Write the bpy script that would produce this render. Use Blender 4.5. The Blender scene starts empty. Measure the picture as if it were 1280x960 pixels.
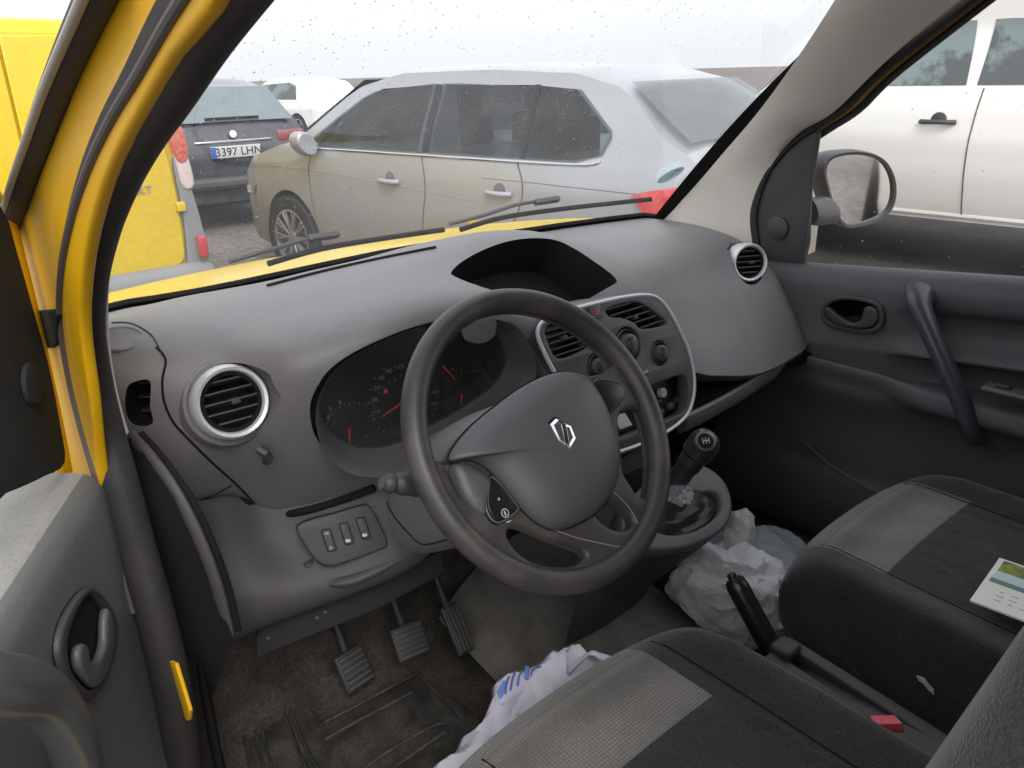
import bpy, bmesh, math, random
from mathutils import Vector, Matrix
from math import sin, cos, pi, radians, sqrt
random.seed(7)
SC = bpy.context.scene
COL = SC.collection
V = Vector

# ------------------------------------------------------------------ camera
YAW, PITCH, ROLL = radians(40.416), radians(21.312), radians(1.619)
CP = V((-0.9606, -1.0093, 1.4897)); FPX = 1000.0
fw = V((sin(YAW)*cos(PITCH), cos(YAW)*cos(PITCH), -sin(PITCH)))
r0 = V((cos(YAW), -sin(YAW), 0)); u0 = r0.cross(fw)
rt = cos(ROLL)*r0 - sin(ROLL)*u0; up = sin(ROLL)*r0 + cos(ROLL)*u0
cam = bpy.data.cameras.new('camera'); co = bpy.data.objects.new('camera', cam); COL.objects.link(co)
co.matrix_world = Matrix(((rt.x, up.x, -fw.x, CP.x), (rt.y, up.y, -fw.y, CP.y), (rt.z, up.z, -fw.z, CP.z), (0, 0, 0, 1)))
cam.sensor_width = 36; cam.lens = 36*FPX/1280; cam.clip_start = .02; cam.clip_end = 2000
SC.camera = co

def PL(x, y, O, n):          # measured direction -> point on the plane (O, n)
    d = (x-640)/FPX*rt - (y-480)/FPX*up + fw
    return CP + d*((V(O)-CP).dot(V(n))/d.dot(V(n)))
def AX(x, y, X): return PL(x, y, (X, 0, 0), (1, 0, 0))
def AY(x, y, Y): return PL(x, y, (0, Y, 0), (0, 1, 0))
def AZ(x, y, Z): return PL(x, y, (0, 0, Z), (0, 0, 1))

# ------------------------------------------------------------------ materials
def mat(name, col, rough=.6, metal=0, bump=0, bscale=400, var=0, vscale=8, vcol=None, spec=.5, coat=0, thr=(.4, .7), emit=None, grain=0, gscale=1000):
    m = bpy.data.materials.new(name); m.use_nodes = True
    nt = m.node_tree; N = nt.nodes; L = nt.links
    b = N['Principled BSDF']
    b.inputs['Base Color'].default_value = (*col, 1); b.inputs['Roughness'].default_value = rough
    b.inputs['Metallic'].default_value = metal; b.inputs['Specular IOR Level'].default_value = spec
    b.inputs['Coat Weight'].default_value = coat; b.inputs['Coat Roughness'].default_value = .08
    if emit: b.inputs['Emission Color'].default_value = (*emit[:3], 1); b.inputs['Emission Strength'].default_value = emit[3]
    tc = N.new('ShaderNodeTexCoord')
    if var:
        n = N.new('ShaderNodeTexNoise'); n.inputs['Scale'].default_value = vscale; n.inputs['Detail'].default_value = 6; n.inputs['Roughness'].default_value = .65
        L.new(tc.outputs['Object'], n.inputs['Vector'])
        mr = N.new('ShaderNodeMapRange'); mr.inputs[1].default_value = thr[0]; mr.inputs[2].default_value = thr[1]; mr.inputs[3].default_value = 0; mr.inputs[4].default_value = var
        L.new(n.outputs['Fac'], mr.inputs[0])
        mx = N.new('ShaderNodeMix'); mx.data_type = 'RGBA'
        mx.inputs[6].default_value = (*col, 1); mx.inputs[7].default_value = (*(vcol or [c*.6 for c in col]), 1)
        L.new(mr.outputs[0], mx.inputs[0]); L.new(mx.outputs[2], b.inputs['Base Color'])
        ra = N.new('ShaderNodeMapRange'); ra.inputs[3].default_value = rough-.06; ra.inputs[4].default_value = min(1, rough+.12)
        L.new(n.outputs['Fac'], ra.inputs[0]); L.new(ra.outputs[0], b.inputs['Roughness'])
    if grain:
        ng = N.new('ShaderNodeTexNoise'); ng.inputs['Scale'].default_value = gscale; ng.inputs['Detail'].default_value = 2; L.new(tc.outputs['Object'], ng.inputs['Vector'])
        mg = N.new('ShaderNodeMapRange'); mg.inputs[1].default_value = .3; mg.inputs[2].default_value = .7; mg.inputs[3].default_value = 1-grain; mg.inputs[4].default_value = 1+grain
        L.new(ng.outputs['Fac'], mg.inputs[0]); m3 = N.new('ShaderNodeMix'); m3.data_type = 'RGBA'; m3.blend_type = 'MULTIPLY'; m3.inputs[0].default_value = 1
        if b.inputs['Base Color'].links: L.new(b.inputs['Base Color'].links[0].from_socket, m3.inputs[6])
        else: m3.inputs[6].default_value = (*col, 1)
        L.new(mg.outputs[0], m3.inputs[7]); L.new(m3.outputs[2], b.inputs['Base Color'])
    if bump:
        n2 = N.new('ShaderNodeTexNoise'); n2.inputs['Scale'].default_value = bscale; n2.inputs['Detail'].default_value = 3
        L.new(tc.outputs['Object'], n2.inputs['Vector'])
        bp = N.new('ShaderNodeBump'); bp.inputs['Strength'].default_value = bump; bp.inputs['Distance'].default_value = .001
        L.new(n2.outputs['Fac'], bp.inputs['Height']); L.new(bp.outputs[0], b.inputs['Normal'])
    return m

def fabric(name, c1, c2, sc, bump=.6):
    m = mat(name, c1, .95, spec=.2); nt = m.node_tree; N = nt.nodes; L = nt.links; b = N['Principled BSDF']
    tc = N.new('ShaderNodeTexCoord')
    vo = N.new('ShaderNodeTexVoronoi'); vo.inputs['Scale'].default_value = sc; vo.inputs['Randomness'].default_value = .15 if sc < 300 else 1
    L.new(tc.outputs['Object'], vo.inputs['Vector'])
    no = N.new('ShaderNodeTexNoise'); no.inputs['Scale'].default_value = 9; no.inputs['Detail'].default_value = 5; L.new(tc.outputs['Object'], no.inputs['Vector'])
    mr = N.new('ShaderNodeMapRange'); mr.inputs[1].default_value = .1; mr.inputs[2].default_value = .65; L.new(vo.outputs['Distance'], mr.inputs[0])
    mx = N.new('ShaderNodeMix'); mx.data_type = 'RGBA'; mx.inputs[6].default_value = (*c1, 1); mx.inputs[7].default_value = (*c2, 1); L.new(mr.outputs[0], mx.inputs[0])
    m2 = N.new('ShaderNodeMix'); m2.data_type = 'RGBA'; m2.blend_type = 'MULTIPLY'; m2.inputs[0].default_value = .5
    L.new(mx.outputs[2], m2.inputs[6]); cr = N.new('ShaderNodeMapRange'); cr.inputs[1].default_value = .3; cr.inputs[2].default_value = .7; cr.inputs[3].default_value = .5; cr.inputs[4].default_value = 1.2
    L.new(no.outputs['Fac'], cr.inputs[0]); L.new(cr.outputs[0], m2.inputs[7]); L.new(m2.outputs[2], b.inputs['Base Color'])
    bp = N.new('ShaderNodeBump'); bp.inputs['Strength'].default_value = bump; bp.inputs['Distance'].default_value = .002
    nw = N.new('ShaderNodeTexNoise'); nw.inputs['Scale'].default_value = 11; nw.inputs['Detail'].default_value = 3; nw.inputs['Distortion'].default_value = .6; L.new(tc.outputs['Object'], nw.inputs['Vector'])
    b2 = N.new('ShaderNodeBump'); b2.inputs['Strength'].default_value = .55; b2.inputs['Distance'].default_value = .012; L.new(nw.outputs['Fac'], b2.inputs['Height']); L.new(b2.outputs[0], bp.inputs['Normal'])
    L.new(vo.outputs['Distance'], bp.inputs['Height']); L.new(bp.outputs[0], b.inputs['Normal'])
    b.inputs['Sheen Weight'].default_value = .3
    return m

def glass(name, tint=(.93, .95, .95), refl=.06, milky=0):
    m = bpy.data.materials.new(name); m.use_nodes = True; nt = m.node_tree; N = nt.nodes; L = nt.links; N.clear()
    o = N.new('ShaderNodeOutputMaterial'); t = N.new('ShaderNodeBsdfTransparent'); t.inputs[0].default_value = (*tint, 1)
    g = N.new('ShaderNodeBsdfGlossy'); g.inputs['Roughness'].default_value = .02
    fr = N.new('ShaderNodeFresnel'); fr.inputs[0].default_value = 1.45
    ml = N.new('ShaderNodeMath'); ml.operation = 'MULTIPLY'; ml.inputs[1].default_value = refl/.04*.35; L.new(fr.outputs[0], ml.inputs[0])
    mx = N.new('ShaderNodeMixShader'); L.new(ml.outputs[0], mx.inputs[0]); L.new(t.outputs[0], mx.inputs[1]); L.new(g.outputs[0], mx.inputs[2])
    if milky:
        df = N.new('ShaderNodeBsdfTranslucent'); df.inputs[0].default_value = (.8, .8, .8, 1)
        d2 = N.new('ShaderNodeBsdfDiffuse'); d2.inputs[0].default_value = (.8, .8, .8, 1)
        md = N.new('ShaderNodeMixShader'); L.new(df.outputs[0], md.inputs[1]); L.new(d2.outputs[0], md.inputs[2])
        mm = N.new('ShaderNodeMixShader')
        tc = N.new('ShaderNodeTexCoord'); no = N.new('ShaderNodeTexNoise'); no.inputs['Scale'].default_value = 5; no.inputs['Detail'].default_value = 8
        L.new(tc.outputs['Object'], no.inputs['Vector']); mr = N.new('ShaderNodeMapRange'); mr.inputs[1].default_value = .35; mr.inputs[2].default_value = .75; mr.inputs[3].default_value = milky*.4; mr.inputs[4].default_value = milky*1.6
        L.new(no.outputs['Fac'], mr.inputs[0]); L.new(mr.outputs[0], mm.inputs[0])
        L.new(mx.outputs[0], mm.inputs[1]); L.new(md.outputs[0], mm.inputs[2]); mx = mm
    L.new(mx.outputs[0], o.inputs[0]); return m

DUST = (.30, .265, .23)
M = {}
M['low'] = mat('shaded_dash_plastic', (.062, .057, .066), .6, grain=.22, bump=.25, bscale=900, var=.5, vscale=5, vcol=(.11, .10, .095))  # dash plastic made darker: the lower dash's shade is in the colour
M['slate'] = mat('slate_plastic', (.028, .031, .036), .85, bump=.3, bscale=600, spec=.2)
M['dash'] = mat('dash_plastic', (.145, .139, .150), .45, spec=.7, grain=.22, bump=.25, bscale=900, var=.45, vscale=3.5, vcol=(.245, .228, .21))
M['dash_dark'] = mat('dark_plastic', (.040, .038, .043), .5, grain=.2, bump=.2, bscale=800, var=.4, vscale=6, vcol=(.09, .083, .08))
M['fascia'] = mat('fascia_plastic', (.085, .086, .092), .42, bump=.15, bscale=900, grain=.15, var=.4, vscale=12, vcol=(.115, .11, .105))
M['rubber'] = mat('black_rubber', (.022, .02, .021), .65, bump=.3, bscale=200, var=.5, vscale=20, vcol=(.05, .043, .038))
M['black'] = mat('black_gloss_plastic', (.012, .012, .013), .3)
M['matblack'] = mat('matt_black', (.012, .011, .012), .9, spec=.2)
M['wheel'] = mat('wheel_leatherette', (.040, .037, .038), .40, grain=.15, bump=.25, bscale=700, var=.7, vscale=7, vcol=(.125, .107, .09), thr=(.46, .68))
M['doorp'] = mat('door_panel_plastic', (.070, .071, .080), .6, grain=.22, bump=.35, bscale=700, var=.5, vscale=4, vcol=(.115, .11, .108))
M['airbag'] = mat('airbag_plastic', (.078, .075, .083), .45, grain=.2, spec=.6, bump=.3, bscale=900, var=.3, vscale=5, vcol=(.1, .095, .095))
M['silver'] = mat('silver_paint', (.68, .68, .72), .38, metal=.25)
M['chrome'] = mat('chrome', (.75, .75, .77), .12, metal=1)
M['beige'] = mat('pillar_plastic', (.76, .72, .65), .6, grain=.06, bump=.2, bscale=700, var=.25, vscale=4, vcol=(.40, .36, .31))
M['yellow'] = mat('yellow_paint', (.64, .35, .0), .45, coat=.15, var=.15, vscale=3, vcol=(.75, .44, .01))
M['yellow_out'] = mat('yellow_van_paint', (.64, .445, .006), .45, coat=.3, var=.45, vscale=2.5, vcol=(.52, .38, .04), grain=.06, gscale=40)
M['seat_light'] = fabric('seat_fabric_light', (.235, .222, .205), (.115, .108, .10), 210)
M['seat_dark'] = fabric('seat_fabric_dark', (.048, .043, .046), (.022, .020, .022), 420, .35)
M['carpet'] = mat('floor_carpet', (.038, .034, .030), .95, bump=.8, bscale=150, var=.8, vscale=9, vcol=(.115, .10, .083), spec=.1, grain=.3, gscale=200)
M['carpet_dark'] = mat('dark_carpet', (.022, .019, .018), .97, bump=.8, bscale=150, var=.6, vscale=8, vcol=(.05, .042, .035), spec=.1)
M['tunnel'] = mat('tunnel_mat', (.21, .195, .175), .85, bump=.5, bscale=100, var=.8, vscale=10, vcol=(.09, .078, .068))
M['matrub'] = mat('mat_rubber', (.024, .022, .021), .7, bump=.4, bscale=60, var=.9, vscale=14, vcol=(.085, .076, .066), grain=.3, gscale=200)
M['glass'] = glass('windscreen_glass', tint=(.97, .98, .98), refl=.02, milky=.02)
M['glass_side'] = glass('side_glass', tint=(.96, .97, .97), refl=.02, milky=.02)
M['drop'] = glass('water_drop', (.85, .87, .88), .35, milky=.45)
M['white'] = mat('white_paint', (.80, .79, .75), .35, coat=.4)
M['headliner'] = mat('headliner', (.45, .43, .4), .95)
M['red'] = mat('red_marking', (.7, .04, .03), .5, emit=(1, .06, .03, .08))
M['redneedle'] = mat('red_needle', (.55, .06, .03), .5, emit=(1, .1, .03, .04))
M['mark'] = mat('white_marking', (.55, .55, .55), .5)
M['dialmark'] = mat('dial_marking', (.34, .34, .36), .6)
M['dial'] = mat('dial_face', (.012, .012, .013), .35)
M['pinkred'] = mat('red_buckle_plastic', (.75, .10, .13), .4, var=.2, vscale=60, vcol=(.8, .4, .4))
M['bag'] = mat('white_bag_plastic', (.72, .71, .75), .35, bump=.5, bscale=30)
M['cloth'] = mat('white_cloth', (.66, .63, .72), .8, bump=.4, bscale=90)
M['blue'] = mat('blue_print', (.16, .30, .68), .7)
M['paper'] = mat('paper', (.85, .85, .80), .5)

# ------------------------------------------------------------------ geometry helpers
LOC = {}                     # local-frame location of every object, so children can be placed
def tag(o, label=None, cat=None, group=None, kind=None):
    if label: o['label'] = label
    if cat: o['category'] = cat
    if group: o['group'] = group
    if kind: o['kind'] = kind
    return o
def empty(name, loc=(0, 0, 0), rz=0, frame=None):
    o = bpy.data.objects.new(name, None); COL.objects.link(o); o.location = loc; o.rotation_euler = (0, 0, rz)
    o.empty_display_size = .1
    LOC[o] = V(loc) if frame is None else V(frame); return o
def link(name, me, mats, parent=None, sharp=35):
    if not isinstance(mats, (list, tuple)): mats = [mats]
    idx = [p.material_index for p in me.polygons]; me.materials.clear()
    for m in mats: me.materials.append(m)
    for p, i in zip(me.polygons, idx): p.material_index = min(i, len(mats)-1)
    for p in me.polygons: p.use_smooth = True
    try: me.set_sharp_from_angle(angle=radians(sharp))
    except Exception: pass
    if len(me.vertices):
        lo = V([min(v.co[i] for v in me.vertices) for i in range(3)]); hi = V([max(v.co[i] for v in me.vertices) for i in range(3)])
        c = (lo+hi)/2
        if not parent: c.z = lo.z
    else: c = V((0, 0, 0))
    me.transform(Matrix.Translation(-c))
    o = bpy.data.objects.new(name, me); me.name = name; COL.objects.link(o)
    if parent: o.parent = parent; o.location = c - LOC[parent]
    else: o.location = c
    LOC[o] = c; return o
class G:
    """collects pieces into one mesh"""
    def __init__(s): s.bm = bmesh.new(); s.mi = 0
    def _new(s, vs, fs, mi=None):
        vv = [s.bm.verts.new(v) for v in vs]
        for f in fs:
            try: ff = s.bm.faces.new([vv[i] for i in f]); ff.material_index = s.mi if mi is None else mi
            except ValueError: pass
        return s
    def mesh(s, me, mi=None):
        n = len(s.bm.faces); s.bm.from_mesh(me); s.bm.faces.ensure_lookup_table()
        for f in s.bm.faces[n:]: f.material_index = s.mi if mi is None else mi
        return s
    def grid(s, rows, mi=None, cu=False, cv=False, capu=False, mif=None, mij=None):
        R, C = len(rows), len(rows[0]); vs = [p for r in rows for p in r]
        vv = [s.bm.verts.new(v) for v in vs]
        for i in range(R if cu else R-1):
            for j in range(C if cv else C-1):
                q = [vv[i*C+j], vv[i*C+(j+1) % C], vv[((i+1) % R)*C+(j+1) % C], vv[((i+1) % R)*C+j]]
                try: f = s.bm.faces.new(q)
                except ValueError: continue
                f.material_index = mij(i, j) if mij else mif(f.calc_center_median()) if mif else (s.mi if mi is None else mi)
        if capu:
            for k in (0, R-1):
                try: f = s.bm.faces.new([vv[k*C+j] for j in range(C)]); f.material_index = s.mi if mi is None else mi
                except ValueError: pass
        return s
    def tube(s, pts, rad, seg=12, mi=None, closed=False, flat=1, upv=None):
        pts = [V(p) for p in pts]; n = len(pts); rows = []
        rads = rad if isinstance(rad, (list, tuple)) else [rad]*n
        prev = None
        for i, p in enumerate(pts):
            a = pts[(i-1) % n] if (closed or i) else p; b = pts[(i+1) % n] if (closed or i < n-1) else p
            t = (b-a).normalized()
            if upv is not None: x = (V(upv)-t*V(upv).dot(t)).normalized()
            elif prev is None: x = t.orthogonal().normalized()
            else: x = (prev-t*prev.dot(t)).normalized()
            prev = x; y = t.cross(x)
            rows.append([p+(x*cos(k*2*pi/seg)+y*sin(k*2*pi/seg)*flat)*rads[i] for k in range(seg)])
        return s.grid(rows, mi, cu=closed, cv=True, capu=not closed)
    def rod(s, a, b, r, r2=None, seg=16, mi=None): return s.tube([a, b], [r, r if r2 is None else r2], seg, mi)
    def lathe(s, O, ax, prof, seg=32, mi=None):        # prof: (radius, height along ax)
        O = V(O); ax = V(ax).normalized(); x = ax.orthogonal().normalized(); y = ax.cross(x)
        rows = [[O+ax*h+(x*cos(k*2*pi/seg)+y*sin(k*2*pi/seg))*max(r, 1e-5) for k in range(seg)] for r, h in prof]
        return s.grid(rows, mi, cv=True)
    def box(s, O, a, b, c, bev=0, mi=None):            # centre and three half-axes
        t = bmesh.new(); O, a, b, c = V(O), V(a), V(b), V(c)
        bmesh.ops.create_cube(t, size=2)
        la, lb, lc = a.length, b.length, c.length
        for v in t.verts: v.co = V((v.co.x*la, v.co.y*lb, v.co.z*lc))
        if bev: bmesh.ops.bevel(t, geom=list(t.edges), offset=bev, segments=3, affect='EDGES', profile=.5)
        an, bn, cn = a.normalized(), b.normalized(), c.normalized()
        for v in t.verts: v.co = O+an*v.co.x+bn*v.co.y+cn*v.co.z
        me = bpy.data.meshes.new('t'); t.to_mesh(me); t.free(); s.mesh(me, mi); bpy.data.meshes.remove(me); return s
    def plate(s, outs, O, e1, e2, depth, bev=0, mi=None, res=2):
        me = plate_mesh(outs, O, e1, e2, depth, bev, res); s.mesh(me, mi); bpy.data.meshes.remove(me); return s
    def text(s, txt, O, e1, e2, size, depth=.0004, mi=None, font_shear=0, bold=0, align='CENTER'):
        cu = bpy.data.curves.new('t', 'FONT'); cu.body = txt; cu.size = size; cu.align_x = align; cu.align_y = 'CENTER'; cu.extrude = depth; cu.shear = font_shear; cu.offset = bold
        me = conv(cu, O, e1, e2); s.mesh(me, mi); bpy.data.meshes.remove(me); return s
    def done(s, name, mats, parent=None, sharp=35, weld=True, fix=True):
        if weld: bmesh.ops.remove_doubles(s.bm, verts=s.bm.verts, dist=1e-5)
        if fix: bmesh.ops.recalc_face_normals(s.bm, faces=s.bm.faces)
        me = bpy.data.meshes.new(name); s.bm.to_mesh(me); s.bm.free(); return link(name, me, mats, parent, sharp)
def frame(O, e1, e2):
    e1 = V(e1).normalized(); n = e1.cross(V(e2)).normalized(); e2 = n.cross(e1)
    return Matrix(((e1.x, e2.x, n.x, O[0]), (e1.y, e2.y, n.y, O[1]), (e1.z, e2.z, n.z, O[2]), (0, 0, 0, 1)))
def conv(cu, O, e1, e2):
    o = bpy.data.objects.new('t', cu); COL.objects.link(o); bpy.context.view_layer.update()
    dg = bpy.context.evaluated_depsgraph_get(); me = bpy.data.meshes.new_from_object(o.evaluated_get(dg))
    bpy.data.objects.remove(o); bpy.data.curves.remove(cu); me.transform(frame(O, e1, e2)); return me
def plate_mesh(outs, O, e1, e2, depth, bev=0, res=2):
    cu = bpy.data.curves.new('t', 'CURVE'); cu.dimensions = '2D'; cu.fill_mode = 'BOTH'
    cu.extrude = max(depth/2-bev, 0); cu.bevel_depth = bev; cu.bevel_resolution = res; cu.offset = -bev
    for pts in outs:
        sp = cu.splines.new('POLY'); sp.points.add(len(pts)-1); sp.use_cyclic_u = True
        for i, q in enumerate(pts): sp.points[i].co = (q[0], q[1], 0, 1)
    me = conv(cu, O, e1, e2)
    return me
def cr(pts, n=6, closed=False):
    """Catmull-Rom resample of tuples/vectors"""
    P = [V(p) if len(p) > 2 else V((p[0], p[1], 0)) for p in pts]; two = len(pts[0]) == 2; N = len(P); out = []
    for i in range(N if closed else N-1):
        if closed: a, b, c, d = P[i-1], P[i], P[(i+1) % N], P[(i+2) % N]
        else: a, b, c, d = P[max(i-1, 0)], P[i], P[i+1], P[min(i+2, N-1)]
        for k in range(n):
            t = k/n; out.append(.5*((2*b)+(c-a)*t+(2*a-5*b+4*c-d)*t*t+(3*b-a-3*c+d)*t**3))
    if not closed: out.append(P[-1].copy())
    return [(q.x, q.y) for q in out] if two else out
def to2d(pts, O, e1, e2):
    m = frame(O, e1, e2).inverted(); return [tuple((m @ V(p)).xy) for p in pts]
def pxplane(px, O, e1, e2, off=0):
    """outline measured in the picture -> 2D coordinates on a real plane"""
    f = frame(O, e1, e2); n = V((f[0][2], f[1][2], f[2][2])); O2 = V(O)+n*off
    return to2d([PL(x, y, O2, n) for x, y in px], O, e1, e2)
def mesh_of(g):
    bmesh.ops.remove_doubles(g.bm, verts=g.bm.verts, dist=1e-5); bmesh.ops.recalc_face_normals(g.bm, faces=g.bm.faces)
    me = bpy.data.meshes.new('t'); g.bm.to_mesh(me); g.bm.free(); return me
def boolean(me, cutters, op='DIFFERENCE'):
    o = bpy.data.objects.new('t', me); COL.objects.link(o); cs = []
    for c in cutters:
        if isinstance(c, G): c = mesh_of(c)
        k = bpy.data.objects.new('k', c); COL.objects.link(k); cs.append(k)
        md = o.modifiers.new('b', 'BOOLEAN'); md.operation = op; md.object = k; md.solver = 'EXACT'
    bpy.context.view_layer.update(); dg = bpy.context.evaluated_depsgraph_get()
    r = bpy.data.meshes.new_from_object(o.evaluated_get(dg))
    for k in cs+[o]: bpy.data.objects.remove(k)
    return r
def lerp(a, b, t): return a+(b-a)*t
def bez(stations, n, m):
    """stations: list of (x,[(y,z)...]) -> dense rows of 3D points"""
    rows = [cr([(x, y, z) for y, z in prof], m) for x, prof in stations]
    cols = list(zip(*rows)); dense = [cr(list(c), n) for c in cols]
    return [list(r) for r in zip(*dense)]
X3, Y3, Z3 = V((1, 0, 0)), V((0, 1, 0)), V((0, 0, 1))
# ================================================================== THE VAN WE LOOK INTO
van = empty('delivery_van', (0, 0, 0))
tag(van, 'yellow delivery van seen from inside: dusty grey dashboard, black steering wheel and grey cloth seats', 'van')

# ---- dashboard -----------------------------------------------------------------
ST = [
 (-.745, [(.20, 1.165), (.15, 1.18), (.09, 1.17), (.045, 1.13), (.05, 1.04), (.06, .95)]),
 (-.68, [(.37, 1.14), (.22, 1.168), (.09, 1.178), (.02, 1.14), (.015, 1.05), (.05, .94)]),
 (-.60, [(.43, 1.13), (.25, 1.165), (.08, 1.175), (-.01, 1.13), (-.01, 1.04), (.05, .925)]),
 (-.54, [(.44, 1.125), (.28, 1.165), (.07, 1.172), (-.075, 1.148), (-.05, 1.03), (.045, .875)]),
 (-.46, [(.455, 1.12), (.28, 1.165), (.06, 1.175), (-.112, 1.170), (-.085, 1.03), (.0, .88)]),
 (-.37, [(.46, 1.12), (.28, 1.165), (.06, 1.182), (-.134, 1.188), (-.095, 1.03), (-.06, .90)]),
 (-.27, [(.47, 1.12), (.3, 1.165), (.06, 1.186), (-.155, 1.188), (-.12, 1.03), (-.09, .90)]),
 (-.17, [(.48, 1.12), (.3, 1.17), (.08, 1.197), (-.122, 1.155), (-.125, 1.03), (-.13, .86)]),
 (-.05, [(.49, 1.12), (.3, 1.18), (.10, 1.212), (-.085, 1.135), (-.12, 1.03), (-.17, .86)]),
 (.08, [(.485, 1.12), (.3, 1.175), (.10, 1.20), (-.08, 1.125), (-.115, 1.02), (-.165, .86)]),
 (.185, [(.47, 1.12), (.28, 1.16), (.09, 1.162), (-.05, 1.108), (-.11, 1.02), (-.15, .95)]),
 (.30, [(.45, 1.12), (.26, 1.14), (.09, 1.135), (-.015, 1.10), (-.075, 1.01), (-.145, .92)]),
 (.45, [(.43, 1.12), (.25, 1.135), (.1, 1.13), (.0, 1.08), (-.07, .98), (-.15, .885)]),
 (.60, [(.40, 1.12), (.23, 1.13), (.1, 1.125), (.01, 1.08), (-.06, .98), (-.14, .88)]),
 (.70, [(.37, 1.12), (.22, 1.12), (.09, 1.10), (.0, 1.05), (-.065, .97), (-.12, .885)]),
 (.745, [(.34, 1.11), (.2, 1.1), (.08, 1.07), (.02, 1.02), (-.02, .96), (-.06, .90)]),
]
rows = bez(ST, 8, 8)
for r in rows:
    f = r[-1].copy()
    r += [V((f.x, f.y+.02, f.z-.018)), V((f.x, f.y+.06, f.z-.02)), V((f.x, .3, f.z-.02)), V((f.x, .5, f.z-.02)), V((f.x, r[0].y+.02, r[0].z-.02))]
g = G(); g.grid(rows, cv=True, capu=True); dash = mesh_of(g)
# instrument opening
CO, C1, C2 = V((-.35, -.12, 1.05)), V((1, -.17, 0)).normalized(), V((0, -.17, .985))
CN = C1.cross(C2).normalized()
clpx = [(393, 525), (396, 495), (415, 462), (455, 434), (505, 412), (560, 397), (610, 395), (645, 410), (664, 440), (668, 468), (650, 500), (610, 530), (560, 560), (510, 586), (470, 594), (435, 588), (405, 562)]
cl2 = cr(pxplane(clpx, CO, C1, C2), 4, True)
cc = plate_mesh([cl2], CO-CN*.045, C1, C2, .11)
# tray on top
TO, T1, T2 = V((0, .0, 1.162)), V((1, .0, -.12)), V((0, .89, .45))
TN = T1.cross(T2).normalized()
trpx = [(566, 352), (566, 336), (582, 320), (610, 309), (650, 301), (690, 303), (714, 317), (738, 335), (766, 355), (758, 366), (705, 388), (640, 402), (590, 392)]
tr2 = cr(pxplane(trpx, TO, T1, T2), 4, True)
tc_ = plate_mesh([tr2], TO+TN*.02, T1, T2, .18)
# vent pockets
VL, VLn = V((-.606, -.012, 1.090)), V((-.05, -.96, .26)).normalized()
VR, VRn = V((.612, .0, 1.072)), V((-.45, -.87, .2)).normalized()
def cyl(O, ax, r, h):
    g = G(); g.lathe(O, ax, [(0, -h), (r, -h), (r, h), (0, h)], 40); return mesh_of(g)
# side slot (demister)
SVpx = [(172, 478), (180, 470), (197, 471), (198, 500), (200, 522), (182, 523), (172, 508)]
SO, S1, S2 = AX(186, 497, -.69), V((.75, -.66, 0)).normalized(), V((0, .1, 1))
sv2 = cr(pxplane(SVpx, SO, S1, S2), 3, True)
sc_ = plate_mesh([sv2], SO, S1, S2, .07)
dash = boolean(dash, [cc, tc_, cyl(VL, VLn, .052, .05), cyl(VR, VRn, .05, .05), sc_])
D = link('dashboard', dash, [M['dash'], M['matblack']], van, 40)
# inside faces of the cut pockets take the matt black material
def edge_dist(poly, q):
    best = 9
    for (x1, y1), (x2, y2) in zip(poly, poly[1:]+poly[:1]):
        dx, dy = x2-x1, y2-y1; t = max(0, min(1, ((q[0]-x1)*dx+(q[1]-y1)*dy)/max(dx*dx+dy*dy, 1e-12)))
        best = min(best, math.hypot(q[0]-x1-t*dx, q[1]-y1-t*dy))
    return best
def pinside(poly, q):
    r = False
    for (x1, y1), (x2, y2) in zip(poly, poly[1:]+poly[:1]):
        if (y1 > q[1]) != (y2 > q[1]) and q[0] < (x2-x1)*(q[1]-y1)/(y2-y1)+x1: r = not r
    return r
for p in D.data.polygons:
    c = p.center+LOC[D]
    for poly, O_, a_, b_, n_, dep in ((tr2, TO, T1, T2, TN, -.07), (cl2, CO, C1, C2, CN, -.10), (sv2, SO, S1, S2, S1.cross(S2).normalized(), -.035)):
        q = to2d([c], O_, a_, b_)[0]; h = (c-O_).dot(n_)
        if not dep-.004 < h < .015: continue
        if (abs(h-dep) < .003 and pinside(poly, q)) or (edge_dist(poly, q) < .0015 and abs(p.normal.dot(n_)) < .2): p.material_index = 1
    if (c-VL).length < .055 and (c-VL).dot(VLn) < -.01: p.material_index = 1
    if (c-VR).length < .055 and (c-VR).dot(VRn) < -.01: p.material_index = 1
# seam between upper pad and lower part, left end piece joint
def seam(name, px_x, r, m=M['matblack'], par=None):
    pts = cr([AX(x, y, X) for x, y, X in px_x], 6); g = G(); g.tube(pts, r, 8); return g.done(name, m, par or D)
# air vents with silver rings
def round_vent(c, n, r, slat_dir, name, sil=.0, nsl=6):
    n = V(n).normalized(); c = V(c); sd = (V(slat_dir)-n*V(slat_dir).dot(n)).normalized(); ud = n.cross(sd).normalized()
    g = G(); g.mi = 0
    g.lathe(c, n, [(r*.80, -.012), (r*.80, .008), (r*.84, .014), (r*.92, .016), (r*.99, .010), (r*1.01, .0), (r*1.0, -.03)], 48)
    o = g.done(name, [M['silver']], D)
    g = G(); g.lathe(c, n, [(r*.79, .009), (r*.70, .008), (r*.69, -.03), (0, -.03)], 40, 0)
    for i in range(nsl-1):
        h = (i-(nsl-2)/2)*r*1.38/(nsl-1); w = sqrt(max((r*.71)**2-h*h, 0))
        g.box(c+ud*h+n*.001, sd*w, n*.006+ud*.0025, (ud*.0011-n*.0004), 0, 1)
    g.box(c+sd*.006+n*.002, sd*.006, ud*.004, n*.007, .001, 1)
    g.done('vent_grille', [M['matblack'], M['dash_dark']], o); return o
rv = round_vent(VL, VLn, .0505, V((1, -.05, .0)), 'air_vent'); tag(rv, 'round silver-ringed air vent at the left end of the dashboard')
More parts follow.
